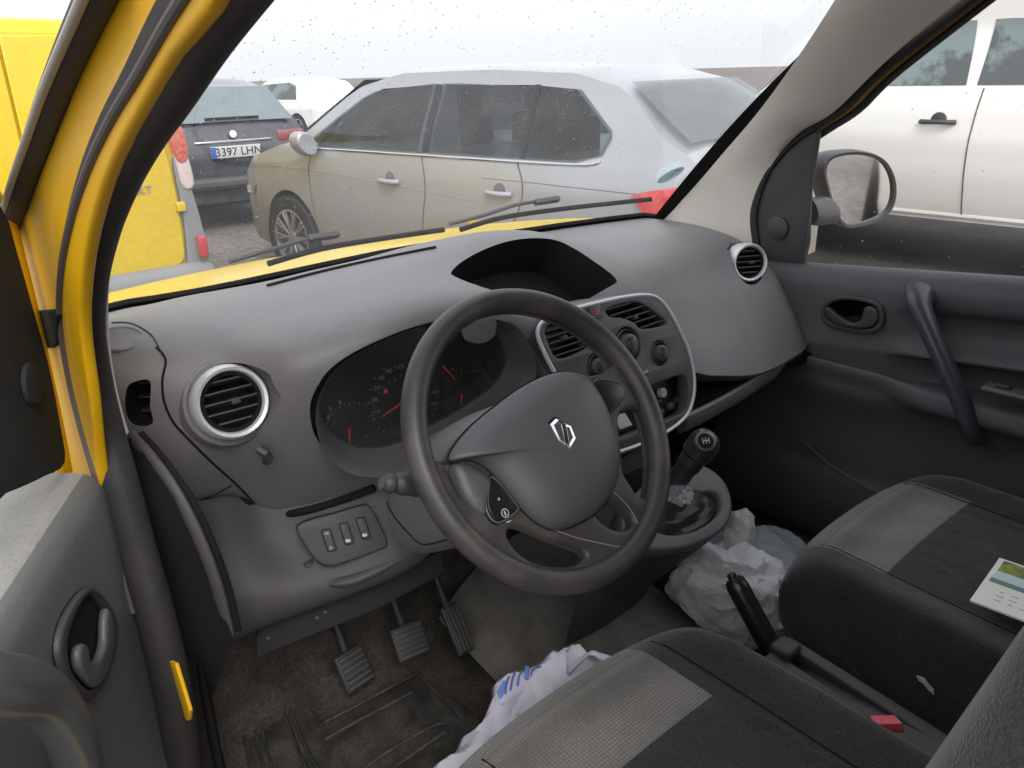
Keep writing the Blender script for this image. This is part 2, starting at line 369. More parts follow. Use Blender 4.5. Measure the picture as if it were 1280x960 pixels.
rv = round_vent(VR, VRn, .0435, V((1, -.3, -.05)), 'air_vent'); tag(rv, 'small round silver-ringed air vent at the far right end of the dashboard')
# shallow tub round the left vent and its thumbwheel
g = G(); g.lathe(VL-VLn*.006, VLn, [(.051, .0), (.055, .003), (.059, .001), (.064, -.014)], 48); g.done('vent_surround', M['dash'], D)
g = G(); c = PL(330, 568, VL, VLn); g.tube([c+V((-.008, 0, .012))+VLn*.004, c+VLn*.011+V((-.002, 0, .004)), c+V((.003, 0, -.006))+VLn*.008, c+V((.004, 0, -.012))-VLn*.004], .0065, 10); g.done('vent_thumbwheel', M['dash_dark'], D)
g = G()
for k in (-1, 0, 1): 
    c = SO+V((0, 0, .02*k)); g.box(c-S1.cross(S2)*.012, S1*.018, Z3*.0015, S1.cross(S2)*.008)
g.done('demister_grille', M['dash_dark'], D)
# instrument pack
IO = CO-CN*.065
g = G(); big = [((x)*1.08, (y)*1.08) for x, y in cl2]
g.plate([big], IO, C1, C2, .006, 0, 0)
cluster = g.done('instrument_cluster', [M['dial']], D)
g = G()
ring = [CO+C1*x+C2*y+CN*.004 for x, y in cl2]
inner = [IO+C1*(x*.86)+C2*(y*.86)+CN*.01 for x, y in cl2]
rows2 = []
for k in range(5):
    t = k/4; rows2.append([lerp(a, b, t)+CN*(.012*sin(pi*t)) for a, b in zip(ring, inner)])
g.grid(rows2, 0, cv=True)
g.done('binnacle_surround', [M['fascia']], D)
def ip(x, y, off=.008): return PL(x, y, IO+CN*off, CN)
NUMS = [[('6', 425, 503, .011), ('5', 413, 511, .011), ('4', 410, 522, .011), ('1', 431, 561, .011), ('0', 447, 558, .011), ('rpm', 458, 545, .005)],
 [('10', 472, 515, .010), ('30', 468, 500, .010), ('50', 471, 485, .010), ('70', 477, 473, .010), ('90', 486, 464, .010), ('110', 499, 459, .010), ('130', 515, 457, .010), ('170', 541, 491, .009), ('190', 541, 505, .009)],
 [('E', 573, 512, .008), ('F', 590, 508, .007), ('H', 566, 462, .007)]]
TICK = [[], [(465, 519), (461, 504), (463, 487), (469, 473), (480, 461), (548, 490)], []]
for (cx, cy, r), nums, ticks in zip([(437, 532, .045), (508, 505, .062), (585, 490, .045)], NUMS, TICK):
    g = G(); c = ip(cx, cy, .0045); g.lathe(c, CN, [(r, 0), (r, .003), (r*.94, .0035), (r*.92, .0005), (0, .0005)], 48, 0)
    for t, x, y, s in nums: g.text(t, ip(x, y), C1, C2, s, .0003, 1)
    for x, y in ticks: g.box(ip(x, y), C1*.002, C2*.0006, CN*.0004, 0, 1)
    for q in range(25):
        aa = radians(225-270*q/24); dd_v = C1*cos(aa)+C2*sin(aa); g.box(c+dd_v*r*(.86 if q % 2 else .84)+CN*.0012, dd_v*r*(.03 if q % 2 else .05), dd_v.cross(CN)*.0005, CN*.0003, 0, 1)
    g.lathe(c, CN, [(r*.62, .0008), (r*.62, .0012), (r*.60, .0012)], 40, 2)
    g.lathe(c, CN, [(r*.14, .0), (r*.13, .007), (0, .008)], 24, 0)
    g.done('dial', [M['dial'], M['dialmark'], M['dash_dark']], D, weld=False)
g = G(); g.box(ip(566, 485, .005), C1*.016, C2*.02, CN*.001, .0008); g.done('display', [mat('lcd_screen', (.05, .055, .042), .25)], D)
for (x1, y1), (x2, y2) in [((437, 535), (437, 558)), ((505, 502), (477, 521)), ((577, 493), (577, 511)), ((554, 458), (569, 474))]:
    g = G(); a, b = ip(x1, y1, .013), ip(x2, y2, .012); g.tube([a, b], [.0017, .0008], 6); g.done('needle', M['redneedle'], D)
for x, y in ((482, 489), (599, 499)):
    g = G(); g.lathe(ip(x, y), CN, [(.0033, 0), (.0033, .001), (0, .001)], 20); g.done('warning_lamp', M['red'], D)

# seams on the left of the dash
LOW = M['dash']
def surf_seam(name, pts, r, m=M['matblack']): 
    g = G(); g.tube(cr(pts, 6), r, 8); return g.done(name, m, D)

# ---- centre stack --------------------------------------------------------------
KO, K1, K2 = V((.02, -.152, 1.02)), V((1, 0, 0)), V((0, .31, .951)); KN = K1.cross(K2).normalized()
KO = KO+KN*.012
fapx = [(669, 408), (680, 399), (700, 391), (740, 380), (785, 371), (810, 371), (826, 383), (842, 410), (856, 442), (862, 475), (860, 500), (850, 522), (822, 543), (790, 557), (762, 566), (738, 570), (722, 556), (708, 522), (694, 480), (676, 444), (667, 422)]
fa2 = cr(pxplane(fapx, KO, K1, K2), 5, True)
ventR = pxplane([(753, 387), (786, 378), (804, 385), (816, 394), (827, 406), (797, 412), (787, 404), (771, 398), (757, 397)], KO, K1, K2)
ventL = pxplane([(681, 407), (692, 401), (712, 396), (722, 408), (726, 428), (726, 437), (692, 449), (678, 424), (676, 413)], KO, K1, K2)
cav = cr(pxplane([(802, 484), (822, 477), (845, 469), (853, 474), (855, 495), (851, 514), (836, 522), (800, 536), (770, 548), (745, 556), (738, 520), (745, 500)], KO, K1, K2), 3, True)
ventR, ventL = cr(ventR, 3, True), cr(ventL, 3, True)
def kc(x, y, off=.0): return PL(x, y, KO+KN*off, KN)
def circ(c, r, n=32): return [(c[0]+r*cos(k*2*pi/n), c[1]+r*sin(k*2*pi/n)) for k in range(n)]
kM, kR, kL = [to2d([kc(*q)], KO, K1, K2)[0] for q in ((779, 432), (819, 442), (741, 459))]
g = G(); g.plate([fa2, ventR, ventL, cav, circ(kM, .0305), circ(kR, .022), circ(kL, .022)], KO, K1, K2, .022, .002)
stack = g.done('centre_console', [M['fascia']], van)
g = G(); g.plate([[(x*.96, y*.96) for x, y in fa2]], KO-KN*.03, K1, K2, .01); 
bk = g.done('console_backing', [M['matblack']], stack)
# sides that carry the fascia back into the dash
g = G(); rr = []
for k, (s, o) in enumerate([(1.0, -.008), (1.035, -.02), (1.07, -.06), (1.09, -.11)]): rr.append([KO+K1*x*s+K2*y*s+KN*o for x, y in fa2])
g.grid(rr, 0, cv=True); g.done('console_surround', [M['dash']], stack)
g = G(); P3 = [KO+K1*x+K2*y+KN*.0105 for x, y in fa2]; g.tube(P3, .0034, 8, closed=True, upv=KN); g.done('silver_trim', [M['silver']], stack)
def slats(poly, nm, n=5, tilt=.0):
    xs = [p[0] for p in poly]; ys = [p[1] for p in poly]; g = G()
    for i in range(n):
        y = lerp(min(ys), max(ys), (i+.5)/n)
        hit = []
        for a, b in zip(poly, poly[1:]+poly[:1]):
            if (a[1]-y)*(b[1]-y) < 0: hit.append(a[0]+(b[0]-a[0])*(y-a[1])/(b[1]-a[1]))
        if len(hit) < 2: continue
        x1, x2 = min(hit), max(hit)
        g.box(KO+K1*(x1+x2)/2+K2*y+KN*.0, K1*(x2-x1)/2, (KN*.008+K2*.003), K2*.0012)
    g.box(KO+K1*((min(xs)+max(xs))/2)+K2*((min(ys)+max(ys))/2)+KN*.002, K1*.005, K2*.004, KN*.008, .001)
    g.done(nm, [M['dash_dark']], stack)
slats(ventR, 'vent_slats', 5); slats(ventL, 'vent_slats', 6)
g = G(); hz = kc(742, 390, .01); g.box(hz, K1*.011, K2*.013, KN*.008, .003, 0)
g.plate([[(-.005, -.004), (.005, -.004), (0, .005)], [(-.003, -.0028), (.003, -.0028), (0, .003)]], hz+KN*.0085, K1, K2, .0004, 0, 1); g.done('hazard_switch', [M['fascia'], M['red']], stack)
def knob(c, r, nm):
    c = KO+K1*c[0]+K2*c[1]; g = G()
    g.lathe(c, KN, [(r*1.35, -.024), (r*1.33, .010), (r*1.28, .0125), (r*1.22, .006), (r*1.1, -.004), (r*.98, -.004), (r*.96, .012), (r*.9, .018), (r*.6, .020), (r*.45, .017), (r*.4, .022), (0, .023)], 40)
    g.box(c+KN*.022, K2*r*.7, K1*.003, KN*.005, .0015)
    return g.done(nm, [M['fascia']], stack)
knob(kM, .0205, 'heater_knob'); knob(kR, .0150, 'heater_knob'); knob(kL, .0150, 'heater_knob')
g = G(); c = kc(806, 467, .012); g.box(c, K1*.009, K2*.006, KN*.002, .001); g.box(c+KN*.003+K2*.003, K1*.006, K2*.001, KN*.001, 0, 1); g.text('A/C', c+KN*.0022-K2*.009, K1, K2, .0055, .0002, 1); g.done('recirculation_switch', [M['fascia'], M['mark']], stack)
# radio in the cavity
g = G(); g.plate([[(x*1.0, y) for x, y in cav]], KO-KN*.022, K1, K2, .004, 0, 0)
radio = g.done('radio', [M['black']], stack)
for (x, y, w, h) in [(820, 503, .012, .002), (838, 507, .008, .006), (825, 515, .007, .004), (846, 500, .005, .004), (752, 536, .008, .004), (752, 545, .008, .004), (762, 532, .006, .003), (768, 543, .007, .003), (806, 518, .006, .005), (812, 527, .01, .003)]:
    g = G(); g.box(kc(x, y, -.016), K1*w, K2*h, KN*.004, .0008); g.done('radio_button', [M['fascia']], stack)
g = G(); g.lathe(kc(826, 491, -.015), KN, [(.0085, -.002), (.0085, .007), (.0065, .008), (.006, .003), (0, .003)], 28); g.done('radio_dial', [M['silver']], stack)
g = G(); g.plate([pxplane([(772, 520), (786, 516), (795, 531), (780, 537)], KO, K1, K2)], KO-KN*.010, K1, K2, .003, .0005); g.done('radio_display', [mat('pale_display', (.75, .8, .8), .3)], stack)
g = G(); a = [kc(x, y, -.002) for x, y in [(752, 566), (785, 556), (820, 541), (848, 521)]]; g.tube(cr(a, 4), .0028, 8); g.done('chrome_strip', [M['silver']], stack)

# lower centre column down to the gear lever
cols = [
 ([AX(700, 545, -.12), AX(765, 573, -.05), AX(795, 562, .02), AX(825, 545, .10), AX(862, 522, .18)]),
 ([V((-.12, -.19, .84)), V((-.06, -.205, .835)), V((.0, -.20, .83)), V((.10, -.18, .825)), V((.175, -.12, .83))]),
 ([V((-.12, -.20, .78)), V((-.06, -.235, .785)), V((.02, -.235, .785)), V((.11, -.20, .78)), V((.165, -.12, .78))]),
 ([V((-.12, -.20, .70)), V((-.06, -.25, .72)), V((.02, -.25, .72)), V((.11, -.20, .70)), V((.155, -.12, .70))]),
 ([V((-.12, -.15, .50)), V((-.06, -.16, .50)), V((.02, -.16, .50)), V((.11, -.15, .50)), V((.15, -.10, .50))])]
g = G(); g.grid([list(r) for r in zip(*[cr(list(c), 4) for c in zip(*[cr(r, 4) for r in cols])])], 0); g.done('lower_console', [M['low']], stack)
# small storage mouth under the radio
g = G(); g.box(V((.0, -.222, .835)), K1*.055, V((0, .02, .06)).normalized()*.016, V((0, -1, .3)).normalized()*.006, .004); g.done('storage_slot', [M['matblack']], stack)
# gear lever: plate, gaiter, stick, knob
GO, G1, G2 = V((.02, -.31, .765)), V((1, 0, 0)), V((0, .80, .60)); GN = G1.cross(G2).normalized()
gp = cr(pxplane([(884, 590), (904, 610), (911, 640), (900, 665), (870, 683), (835, 692), (800, 690), (775, 670), (775, 640), (795, 615), (830, 590), (860, 583)], GO, G1, G2), 5, True)
gi = cr(pxplane([(868, 620), (892, 622), (896, 640), (884, 655), (860, 668), (832, 672), (812, 664), (808, 645), (820, 628), (845, 618)], GO, G1, G2), 5, True)
g = G(); g.plate([gp, gi], GO, G1, G2, .026, .006)
gear = g.done('gear_console', [M['fascia']], van)
rr = [[GO+G1*x*s+G2*y*s+GN*o for x, y in gp] for s, o in ((.985, -.005), (1.0, -.03), (.96, -.08), (.85, -.20))]
g = G(); g.grid(rr, 0, cv=True); g.done('console_side', [M['dash_dark']], gear)
kn0, kn1 = AX(878, 557, .03), AX(838, 612, .0)
gc = V((sum(p[0] for p in gi)/len(gi), sum(p[1] for p in gi)/len(gi)))
rr = []
for k in range(9):
    t = k/8; ctr = lerp(V((gc.x, gc.y)), V(to2d([kn1], GO, G1, G2)[0]), t**1.5); h = lerp(-.002, (kn1-GO).dot(GN)+.0, t)
    s = (1-t)**.8*.9+.12 + .05*sin(t*pi*5)
    if k == 0: s = 1.01
    rr.append([GO+G1*(ctr[0]+(x-gc.x)*s)+G2*(ctr[1]+(y-gc.y)*s)+GN*(h+.004*sin(k*2.1+i*.35)) for i, (x, y) in enumerate(gi)])
g = G(); g.grid(rr, 0, cv=True); g.done('gaiter', [mat('gaiter_vinyl', (.035, .032, .032), .4, bump=.3, bscale=300)], gear)
ax = (kn0-kn1).normalized()
g = G(); g.tube(cr([kn1-ax*.02, kn1, kn1+ax*.02, kn1+ax*.055, kn0-ax*.018, kn0, kn0+ax*.018, kn0+ax*.027], 4), [.017]*4+[.0165]*4+[.018]*4+[.021]*4+[.0255]*4+[.0265, .026, .025, .024]+[.021, .019, .016, .011]+[.004], 24)
g.done('gear_lever', [mat('knob_plastic', (.03, .03, .033), .3)], gear)
vd = (CP-kn0).normalized(); tp = kn0+ax*.008+vd*.0235
e1 = vd.cross(Z3).normalized()*-1
g = G(); g.lathe(tp-vd*.001, (vd*.7+ax*.5), [(.0165, -.003), (.0165, .002), (.014, .0035), (.0125, .0025), (0, .0032)], 30, 0)
g.done('gear_knob_badge', [M['fascia']], gear)
g = G(); nn = (vd*.7+ax*.5).normalized(); g.lathe(tp, nn, [(.012, .002), (.012, .0035), (0, .004)], 30, 0)
ea = nn.cross(Z3).normalized()*-1; eb = nn.cross(ea)*-1
if eb.z < 0: eb = -eb
for (x, y) in [(-.005, 0), (0, 0), (.005, 0)]: g.box(tp+nn*.0045+ea*x, eb*.005, ea*.0005, nn*.0003, 0, 1)
g.box(tp+nn*.0045, ea*.005, eb*.0005, nn*.0003, 0, 1)
g.done('gear_pattern', [M['black'], M['mark']], gear)

# ---- lower dash (driver side) ----------------------------------------------------
SL = [
 (-.72, [(.06, .955), (.07, .87), (.06, .78), (.07, .70), (.10, .66)]),
 (-.675, [(.055, .95), (.03, .86), (.0, .78), (.03, .70), (.08, .67)]),
 (-.62, [(.07, .94), (.03, .86), (-.02, .79), (.0, .72), (.06, .68)]),
 (-.55, [(.06, .895), (.02, .83), (-.04, .78), (-.02, .725), (.06, .70)]),
 (-.45, [(.0, .90), (-.05, .84), (-.09, .79), (-.06, .745), (.04, .73)]),
 (-.38, [(-.04, .91), (-.09, .84), (-.105, .80), (-.08, .765), (.04, .74)]),
 (-.33, [(-.03, .91), (-.08, .84), (-.09, .80), (-.05, .765), (.04, .74)])]
rows = bez(SL, 8, 6)
for r in rows: r += [V((r[0].x, .3, .70)), V((r[0].x, .3, .93))]
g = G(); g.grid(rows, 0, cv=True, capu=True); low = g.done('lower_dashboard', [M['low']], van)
PO = V((-.475, -.045, .86)); Pn = None
P1v = (AX(470, 640, -.41)-AX(380, 660, -.53)).normalized()
PP1, PP2 = V((1, -.40, 0)).normalized(), V((0, .42, .90)).normalized(); PPn = PP1.cross(PP2).normalized()
PO = PO+PPn*.002
swo = cr(pxplane([(370, 660), (385, 650), (415, 642), (450, 632), (462, 633), (475, 655), (484, 680), (472, 688), (430, 703), (412, 707), (395, 700), (380, 680)], PO, PP1, PP2), 4, True)
def pc(x, y, off=0): return PL(x, y, PO+PPn*off, PPn)
g = G(); g.plate([swo], PO-PPn*.0065, PP1, PP2, .023, .003); swp = g.done('switch_panel', [M['dash_dark']], low)
for (x, y, lbl) in [(411, 675, 2), (433, 667, 1), (454, 660, 1)]:
    g = G(); c = pc(x, y, .006); g.box(c, PP1*.0072, PP2*.017, PPn*.006, .003)
    if lbl == 2: g.text('≡D', pc(x-2, y-8, .0126), PP1, PP2, .006, .0002, 1); g.text('D', pc(x+3, y+10, .0126), PP1, PP2, .007, .0002, 1)
    else: g.box(pc(x+2, y+9, .0123), PP1*.0035, PP2*.0022, PPn*.0004, .0003, 1); g.text('^', pc(x+1, y+9, .0126), PP1, PP2, .008, .0002, 1)
    s = g.done('rocker_switch', [M['dash_dark'], M['mark']], swp) if False else None
    tm = bpy.data.meshes.new('rocker_switch'); g.bm.to_mesh(tm); g.bm.free(); link('rocker_switch', tm, [M['dash_dark'], M['mark']], low)
# shelf lip below the panel and fuse flap with two small clips
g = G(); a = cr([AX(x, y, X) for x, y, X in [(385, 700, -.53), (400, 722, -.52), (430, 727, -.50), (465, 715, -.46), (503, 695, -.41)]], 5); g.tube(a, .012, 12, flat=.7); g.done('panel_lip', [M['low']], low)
g = G(); fl = [AX(312, 795, -.63), AX(320, 780, -.62), AX(400, 757, -.55), AX(505, 718, -.43), AX(560, 695, -.38), AX(560, 718, -.36), AX(470, 758, -.45), AX(320, 805, -.60)]
g.plate([to2d(fl, V((-.5, .0, .71)), V((1, -.45, .1)), V((0, .5, 1)))], V((-.5, -.01, .705)), V((1, -.45, .1)), V((0, .5, 1)), .02, .003); g.done('fuse_cover', [mat('fuse_plastic', (.022, .019, .021), .75, bump=.3, bscale=500, spec=.25)], low)
for x, y, X in [(332, 789, -.62), (392, 764, -.56), (402, 757, -.55)]:
    g = G(); g.box(AX(x, y, X)+V((-.008, -.027, .008)), X3*.0018, Y3*.003, Z3*.0012, .001); g.done('fuse_cover_clip', [M['fascia']], low)
# curved bands at the left end (dash end trim)
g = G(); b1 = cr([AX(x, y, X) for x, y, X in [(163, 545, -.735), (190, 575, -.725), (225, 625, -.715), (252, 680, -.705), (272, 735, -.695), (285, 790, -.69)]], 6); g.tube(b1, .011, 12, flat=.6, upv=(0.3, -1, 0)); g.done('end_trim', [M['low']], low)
g = G(); b1 = cr([AX(x+13, y-3, X+.012) for x, y, X in [(163, 545, -.735), (190, 575, -.725), (225, 625, -.715), (252, 680, -.705), (272, 735, -.695), (285, 790, -.69)]], 6); g.tube(b1, .0045, 10); g.done('end_trim_gap', [M['matblack']], low)

# seams
def on(me_o, pts): return pts
def drape(obj, px, lift=.0008, n=8):
    """measured outline laid on the real surface of obj (ray cast)"""
    from mathutils.bvhtree import BVHTree
    bm = bmesh.new(); bm.from_mesh(obj.data); bv = BVHTree.FromBMesh(bm); out = []
    for x, y in cr(px, n):
        d = ((x-640)/FPX*rt-(y-480)/FPX*up+fw).normalized(); h = bv.ray_cast(CP-LOC[obj], d)
        if h[0] is not None: out.append(h[0]+LOC[obj]+h[1]*lift)
    bm.free(); return out
def groove(nm, obj, px, r, m, par=None):
    p = drape(obj, px)
    if len(p) > 2:
        g = G(); g.tube(p, r, 6); return g.done(nm, m, par or obj)
groove('panel_gap', D, [(196, 435), (207, 450), (203, 475), (205, 500), (215, 525), (232, 545), (262, 575), (292, 602), (318, 628)], .0016, M['matblack'])
groove('panel_joint', D, [(240, 628), (265, 619), (290, 606)], .001, M['matblack'])
groove('panel_gap', D, [(140, 404), (165, 405), (190, 420), (203, 445)], .0012, M['dash_dark'])
groove('glovebox_joint', D, [(868, 452), (890, 420), (900, 380), (895, 350)], .0006, M['dash_dark']) if False else None
groove('defroster_slot', D, [(335, 358), (400, 341), (470, 325), (545, 310)], .004, M['matblack'])
g = G(); g.tube(cr([AX(x, y, X)+V((0, .004, 0)) for x, y, X in [(286, 603, -.60), (305, 622, -.585), (322, 636, -.565), (345, 644, -.54), (372, 642, -.52), (420, 629, -.47), (470, 611, -.42)]], 6), [.003]*6+[.0045]*6+[.006]*25, 10); g.done('panel_gap', M['matblack'], D)  # panel gap with the upper pad's shadow built in as a black tube
# speaker grille disc on the left corner
g = G(); c = drape(D, [(150, 424), (151, 424)])
if c: g.lathe(c[0], V((0, -.3, 1)), [(.03, -.002), (.03, .0015), (.027, .002), (.026, .001), (0, .001)], 30); g.done('speaker_cover', [M['dash']], D)
# passenger shelf lip
g = G(); a = [AX(858, 531, .20), AX(900, 510, .32), AX(950, 480, .48), AX(1003, 443, .68)]; a = cr([p+V((0, .01, -.002)) for p in a], 6)
g.tube(a, .022, 12, flat=.45, upv=(0, -.25, 1)); g.done('parcel_shelf_lip', [M['dash']], D)
g = G(); g.box(V((.45, .12, .855)), X3*.27, Y3*.25, Z3*.01); g.box(V((.45, .3, .7)), X3*.28, Y3*.02, Z3*.32); g.done('parcel_shelf', [M['matblack']], D)

# ---- steering column and wheel ------------------------------------------------------
WC = V((-.3677, -.3749, 1.0866)); th = radians(35.56)
W1, W2 = V((1, 0, 0)), V((0, sin(th), cos(th))); WN = W1.cross(W2).normalized()
col0 = WC-WN*.05; 
g = G(); secs = []
for d, w, h, dz in [(-.03, .05, .05, 0), (-.05, .066, .06, 0), (-.10, .085, .07, -.005), (-.16, .098, .078, -.012), (-.22, .098, .072, -.02), (-.28, .09, .06, -.03)]:
    c = WC+WN*d+Z3*dz; s = []
    for k in range(36):
        a = k*2*pi/36; sx = abs(cos(a))**.7*(1 if cos(a) > 0 else -1); sy = abs(sin(a))**.7*(1 if sin(a) > 0 else -1)
        s.append(c+W1*sx*w+W2*sy*h)
    secs.append(s)
g.grid(secs, 0, cv=True, capu=True); colm = g.done('steering_column', [M['dash']], van)
groove('column_joint', colm, [(478, 610), (490, 640), (510, 665), (530, 680), (565, 672)], .001, M['matblack'])
# indicator stalk
s0 = WC-W1*.085-WN*.085-W2*.012; s1 = PL(479, 604, WC-WN*.075, WN)
g = G(); dv = (s0-s1); L_ = dv.length; dv.normalize()
g.tube([s1-dv*.002, s1+dv*.001, s1+dv*.006, s1+dv*.011, s1+dv*.014, s1+dv*.018, s1+dv*.022, s1+dv*.026, s1+dv*.036, s1+dv*.042, s1+dv*.06, s0+dv*.02], [.004, .009, .0115, .0115, .009, .0125, .014, .0145, .0145, .0165, .016, .012], 24)
g.done('indicator_stalk', [M['dash_dark']], colm)
g = G(); g.lathe(s1-dv*.0025, -dv, [(.0068, -.001), (.0068, .0005), (0, .0008)], 20); g.done('stalk_cap', [M['fascia']], colm)

g = G(); NT = 96; rows = []
for k in range(NT):
    a = 2*pi*k/NT; rad = W1*cos(a)+W2*sin(a); c = WC+rad*.1738
    rows.append([c+rad*.0145*cos(b)+WN*.0155*sin(b) for b in [2*pi*j/20 for j in range(20)]])
g.grid(rows, 0, cu=True, cv=True)
wheel = g.done('steering_wheel', [M['wheel']], van)
HO = WC-WN*.008
def wp(px, off=0): return pxplane(px, HO, W1, W2, off)
outer = circ((0, 0), .169, 72)
top = wp([(571, 622), (554, 590), (540, 550), (536, 521), (537, 457), (563, 423), (601, 399), (648, 395), (695, 408), (729, 431), (752, 454), (758, 464), (745, 470), (723, 474), (690, 474), (640, 510), (600, 540), (570, 568), (566, 585), (575, 610)])
# clip the top opening to the inner rim so that the rim covers its edge
def clampr(poly, r): 
    o = []
    for x, y in poly:
        d = sqrt(x*x+y*y); 
        if d > .148: x, y = x/d*r, y/d*r
        o.append((x, y))
    return o
top = clampr(cr(top, 4, True), .1640)
hb = cr(wp([(632, 662), (631, 676), (648, 696), (674, 708), (708, 709), (724, 700), (722, 690), (682, 676), (650, 662)]), 4, True)
hc = cr(wp([(738, 642), (752, 631), (770, 636), (785, 650), (783, 661), (765, 664), (748, 656)]), 4, True)
hr = cr(wp([(768, 524), (786, 514), (799, 530), (802, 560), (799, 600), (793, 622), (783, 608), (774, 592), (771, 560)]), 4, True)
hr = clampr(hr, .1640)
g = G(); g.plate([outer, top, hb, hc, hr], HO, W1, W2, .022, .0065, res=3); g.done('wheel_spokes', [M['wheel']], wheel, 50)
cov = wp([(559, 578), (562, 563), (585, 535), (615, 510), (650, 485), (690, 468), (725, 471), (742, 490), (756, 518), (768, 555), (770, 585), (762, 615), (742, 642), (715, 658), (692, 664), (672, 658), (650, 640), (625, 610), (606, 588), (585, 577)], .006)
cov = cr(cov, 4, True); cx = sum(p[0] for p in cov)/len(cov); cy = sum(p[1] for p in cov)/len(cov)
g = G(); rr = []
for s, h in [(1.0, -.004), (1.0, .010), (.985, .016), (.95, .021), (.88, .027), (.75, .033), (.55, .038), (.3, .041), (.02, .042)]:
    rr.append([HO+W1*(cx+(x-cx)*s)+W2*(cy+(y-cy)*s)+WN*h for x, y in cov])
g.grid(rr, 0, cv=True, capu=True); cover = g.done('airbag_cover', [M['airbag']], wheel, 60)
# lower crease of the cover
groove('cover_crease', cover, [(690, 664), (700, 625), (735, 590), (770, 560)], .0006, M['dash_dark']) if False else None
g = G()
lobe = cr(wp([(563, 582), (585, 583), (605, 597), (612, 610), (604, 640), (600, 648), (584, 636), (570, 612)], .004), 4, True)
lx = sum(p[0] for p in lobe)/len(lobe); ly = sum(p[1] for p in lobe)/len(lobe)
rr = [[HO+W1*(lx+(x-lx)*s)+W2*(ly+(y-ly)*s)+WN*h for x, y in lobe] for s, h in [(1.02, .0), (.97, .011), (.85, .016), (.5, .019), (.02, .019)]]
g.grid(rr, 0, cv=True, capu=True); g.done('thumb_rest', [M['airbag']], wheel, 60)
def pad(px, nm):
    p2 = cr(wp(px, .01), 3, True); x0 = sum(p[0] for p in p2)/len(p2); y0 = sum(p[1] for p in p2)/len(p2)
    g = G(); g.plate([p2], HO+WN*.009, W1, W2, .012, .002, 0)
    p3 = [(x0+(x-x0)*.82, y0+(y-y0)*.82) for x, y in p2]
    g.tube([HO+WN*.0155+W1*x+W2*y for x, y in [(x0+(x-x0)*.92, y0+(y-y0)*.92) for x, y in p2]], .0012, 6, 1, True)
    g.plate([p3], HO+WN*.015, W1, W2, .005, .001, 0)
    o = g.done(nm, [M['black'], M['fascia']], wheel); return o, HO+W1*x0+W2*y0+WN*.018
o, c = pad([(611, 594), (603, 620), (605, 643), (620, 657), (645, 640), (642, 630)], 'wheel_control_pad')
g = G(); g.lathe(c-W2*.012, WN, [(.005, 0), (.005, .0005), (.0042, .0005), (.0042, 0)], 20); g.box(c-W2*.012, W1*.0008, W2*.0025, WN*.0004); g.box(c-W2*.022, W1*.003, W2*.0005, WN*.0004); g.text('+', c+W2*.004, W1, W2, .008, .0002)
g.done('pad_symbol', [M['mark']], wheel)
o, c = pad([(735, 479), (767, 477), (781, 494), (764, 518), (752, 520)], 'wheel_control_pad')
# emblem: faceted chrome diamond outline with a slanted band
ez = HO+WN*.041
def ew(px): return pxplane(px, ez, W1, W2, .0)
eo = ew([(694, 521), (713, 530), (722, 551), (714, 565), (697, 553), (686, 529)])
ex0 = sum(p[0] for p in eo)/6; ey0 = sum(p[1] for p in eo)/6
ei = [(ex0+(x-ex0)*.55, ey0+(y-ey0)*.5) for x, y in eo]
g = G(); ou = [ez+W1*x+W2*y-WN*.003 for x, y in eo]; inn = [ez+W1*x+W2*y-WN*.003 for x, y in ei]
mid = [(a+b)/2+WN*.006 for a, b in zip(ou, inn)]
g.grid([ou, mid, inn], 0, cv=True)
a_, b_ = (ou[5]+inn[5])/2, (ou[2]+inn[2])/2
g.plate([ew([(700, 530), (707, 533), (711, 556), (706, 560), (703, 541)])], ez, W1, W2, .004, .0006, 0)
g.done('emblem', [M['chrome']], wheel, 15)
g = G(); g.plate([[(ex0+(x-ex0)*1.06, ey0+(y-ey0)*1.06) for x, y in eo]], ez-WN*.002, W1, W2, .003, .0005); g.done('emblem_base', [M['black']], wheel)
for nm, px in [('spoke_moulding', [(692, 662), (720, 672), (755, 680), (783, 684), (797, 672), (799, 660), (790, 640), (778, 625), (765, 614)])]:
    p = [HO+W1*x+W2*y+WN*.0112 for x, y in wp(px, .011)]; g = G(); g.tube(cr(p, 5), .0009, 6); g.done(nm, [mat('worn_edge', (.2, .17, .13), .5)], wheel)
g = G(); pcv = [HO+W1*x*1.0+W2*y*1.0+WN*.0105 for x, y in cov]; g.tube(pcv, .0016, 6, closed=True, upv=WN); g.done('cover_gap', M['matblack'], wheel)
# clear lens over the instruments
g = G(); g.plate([[(x*.97, y*.97) for x, y in cl2]], CO-CN*.05, C1, C2, .001); g.done('instrument_lens', [glass('lens_glass', (.93, .93, .93), .10, milky=.03)], D)
from mathutils import noise as mnoise
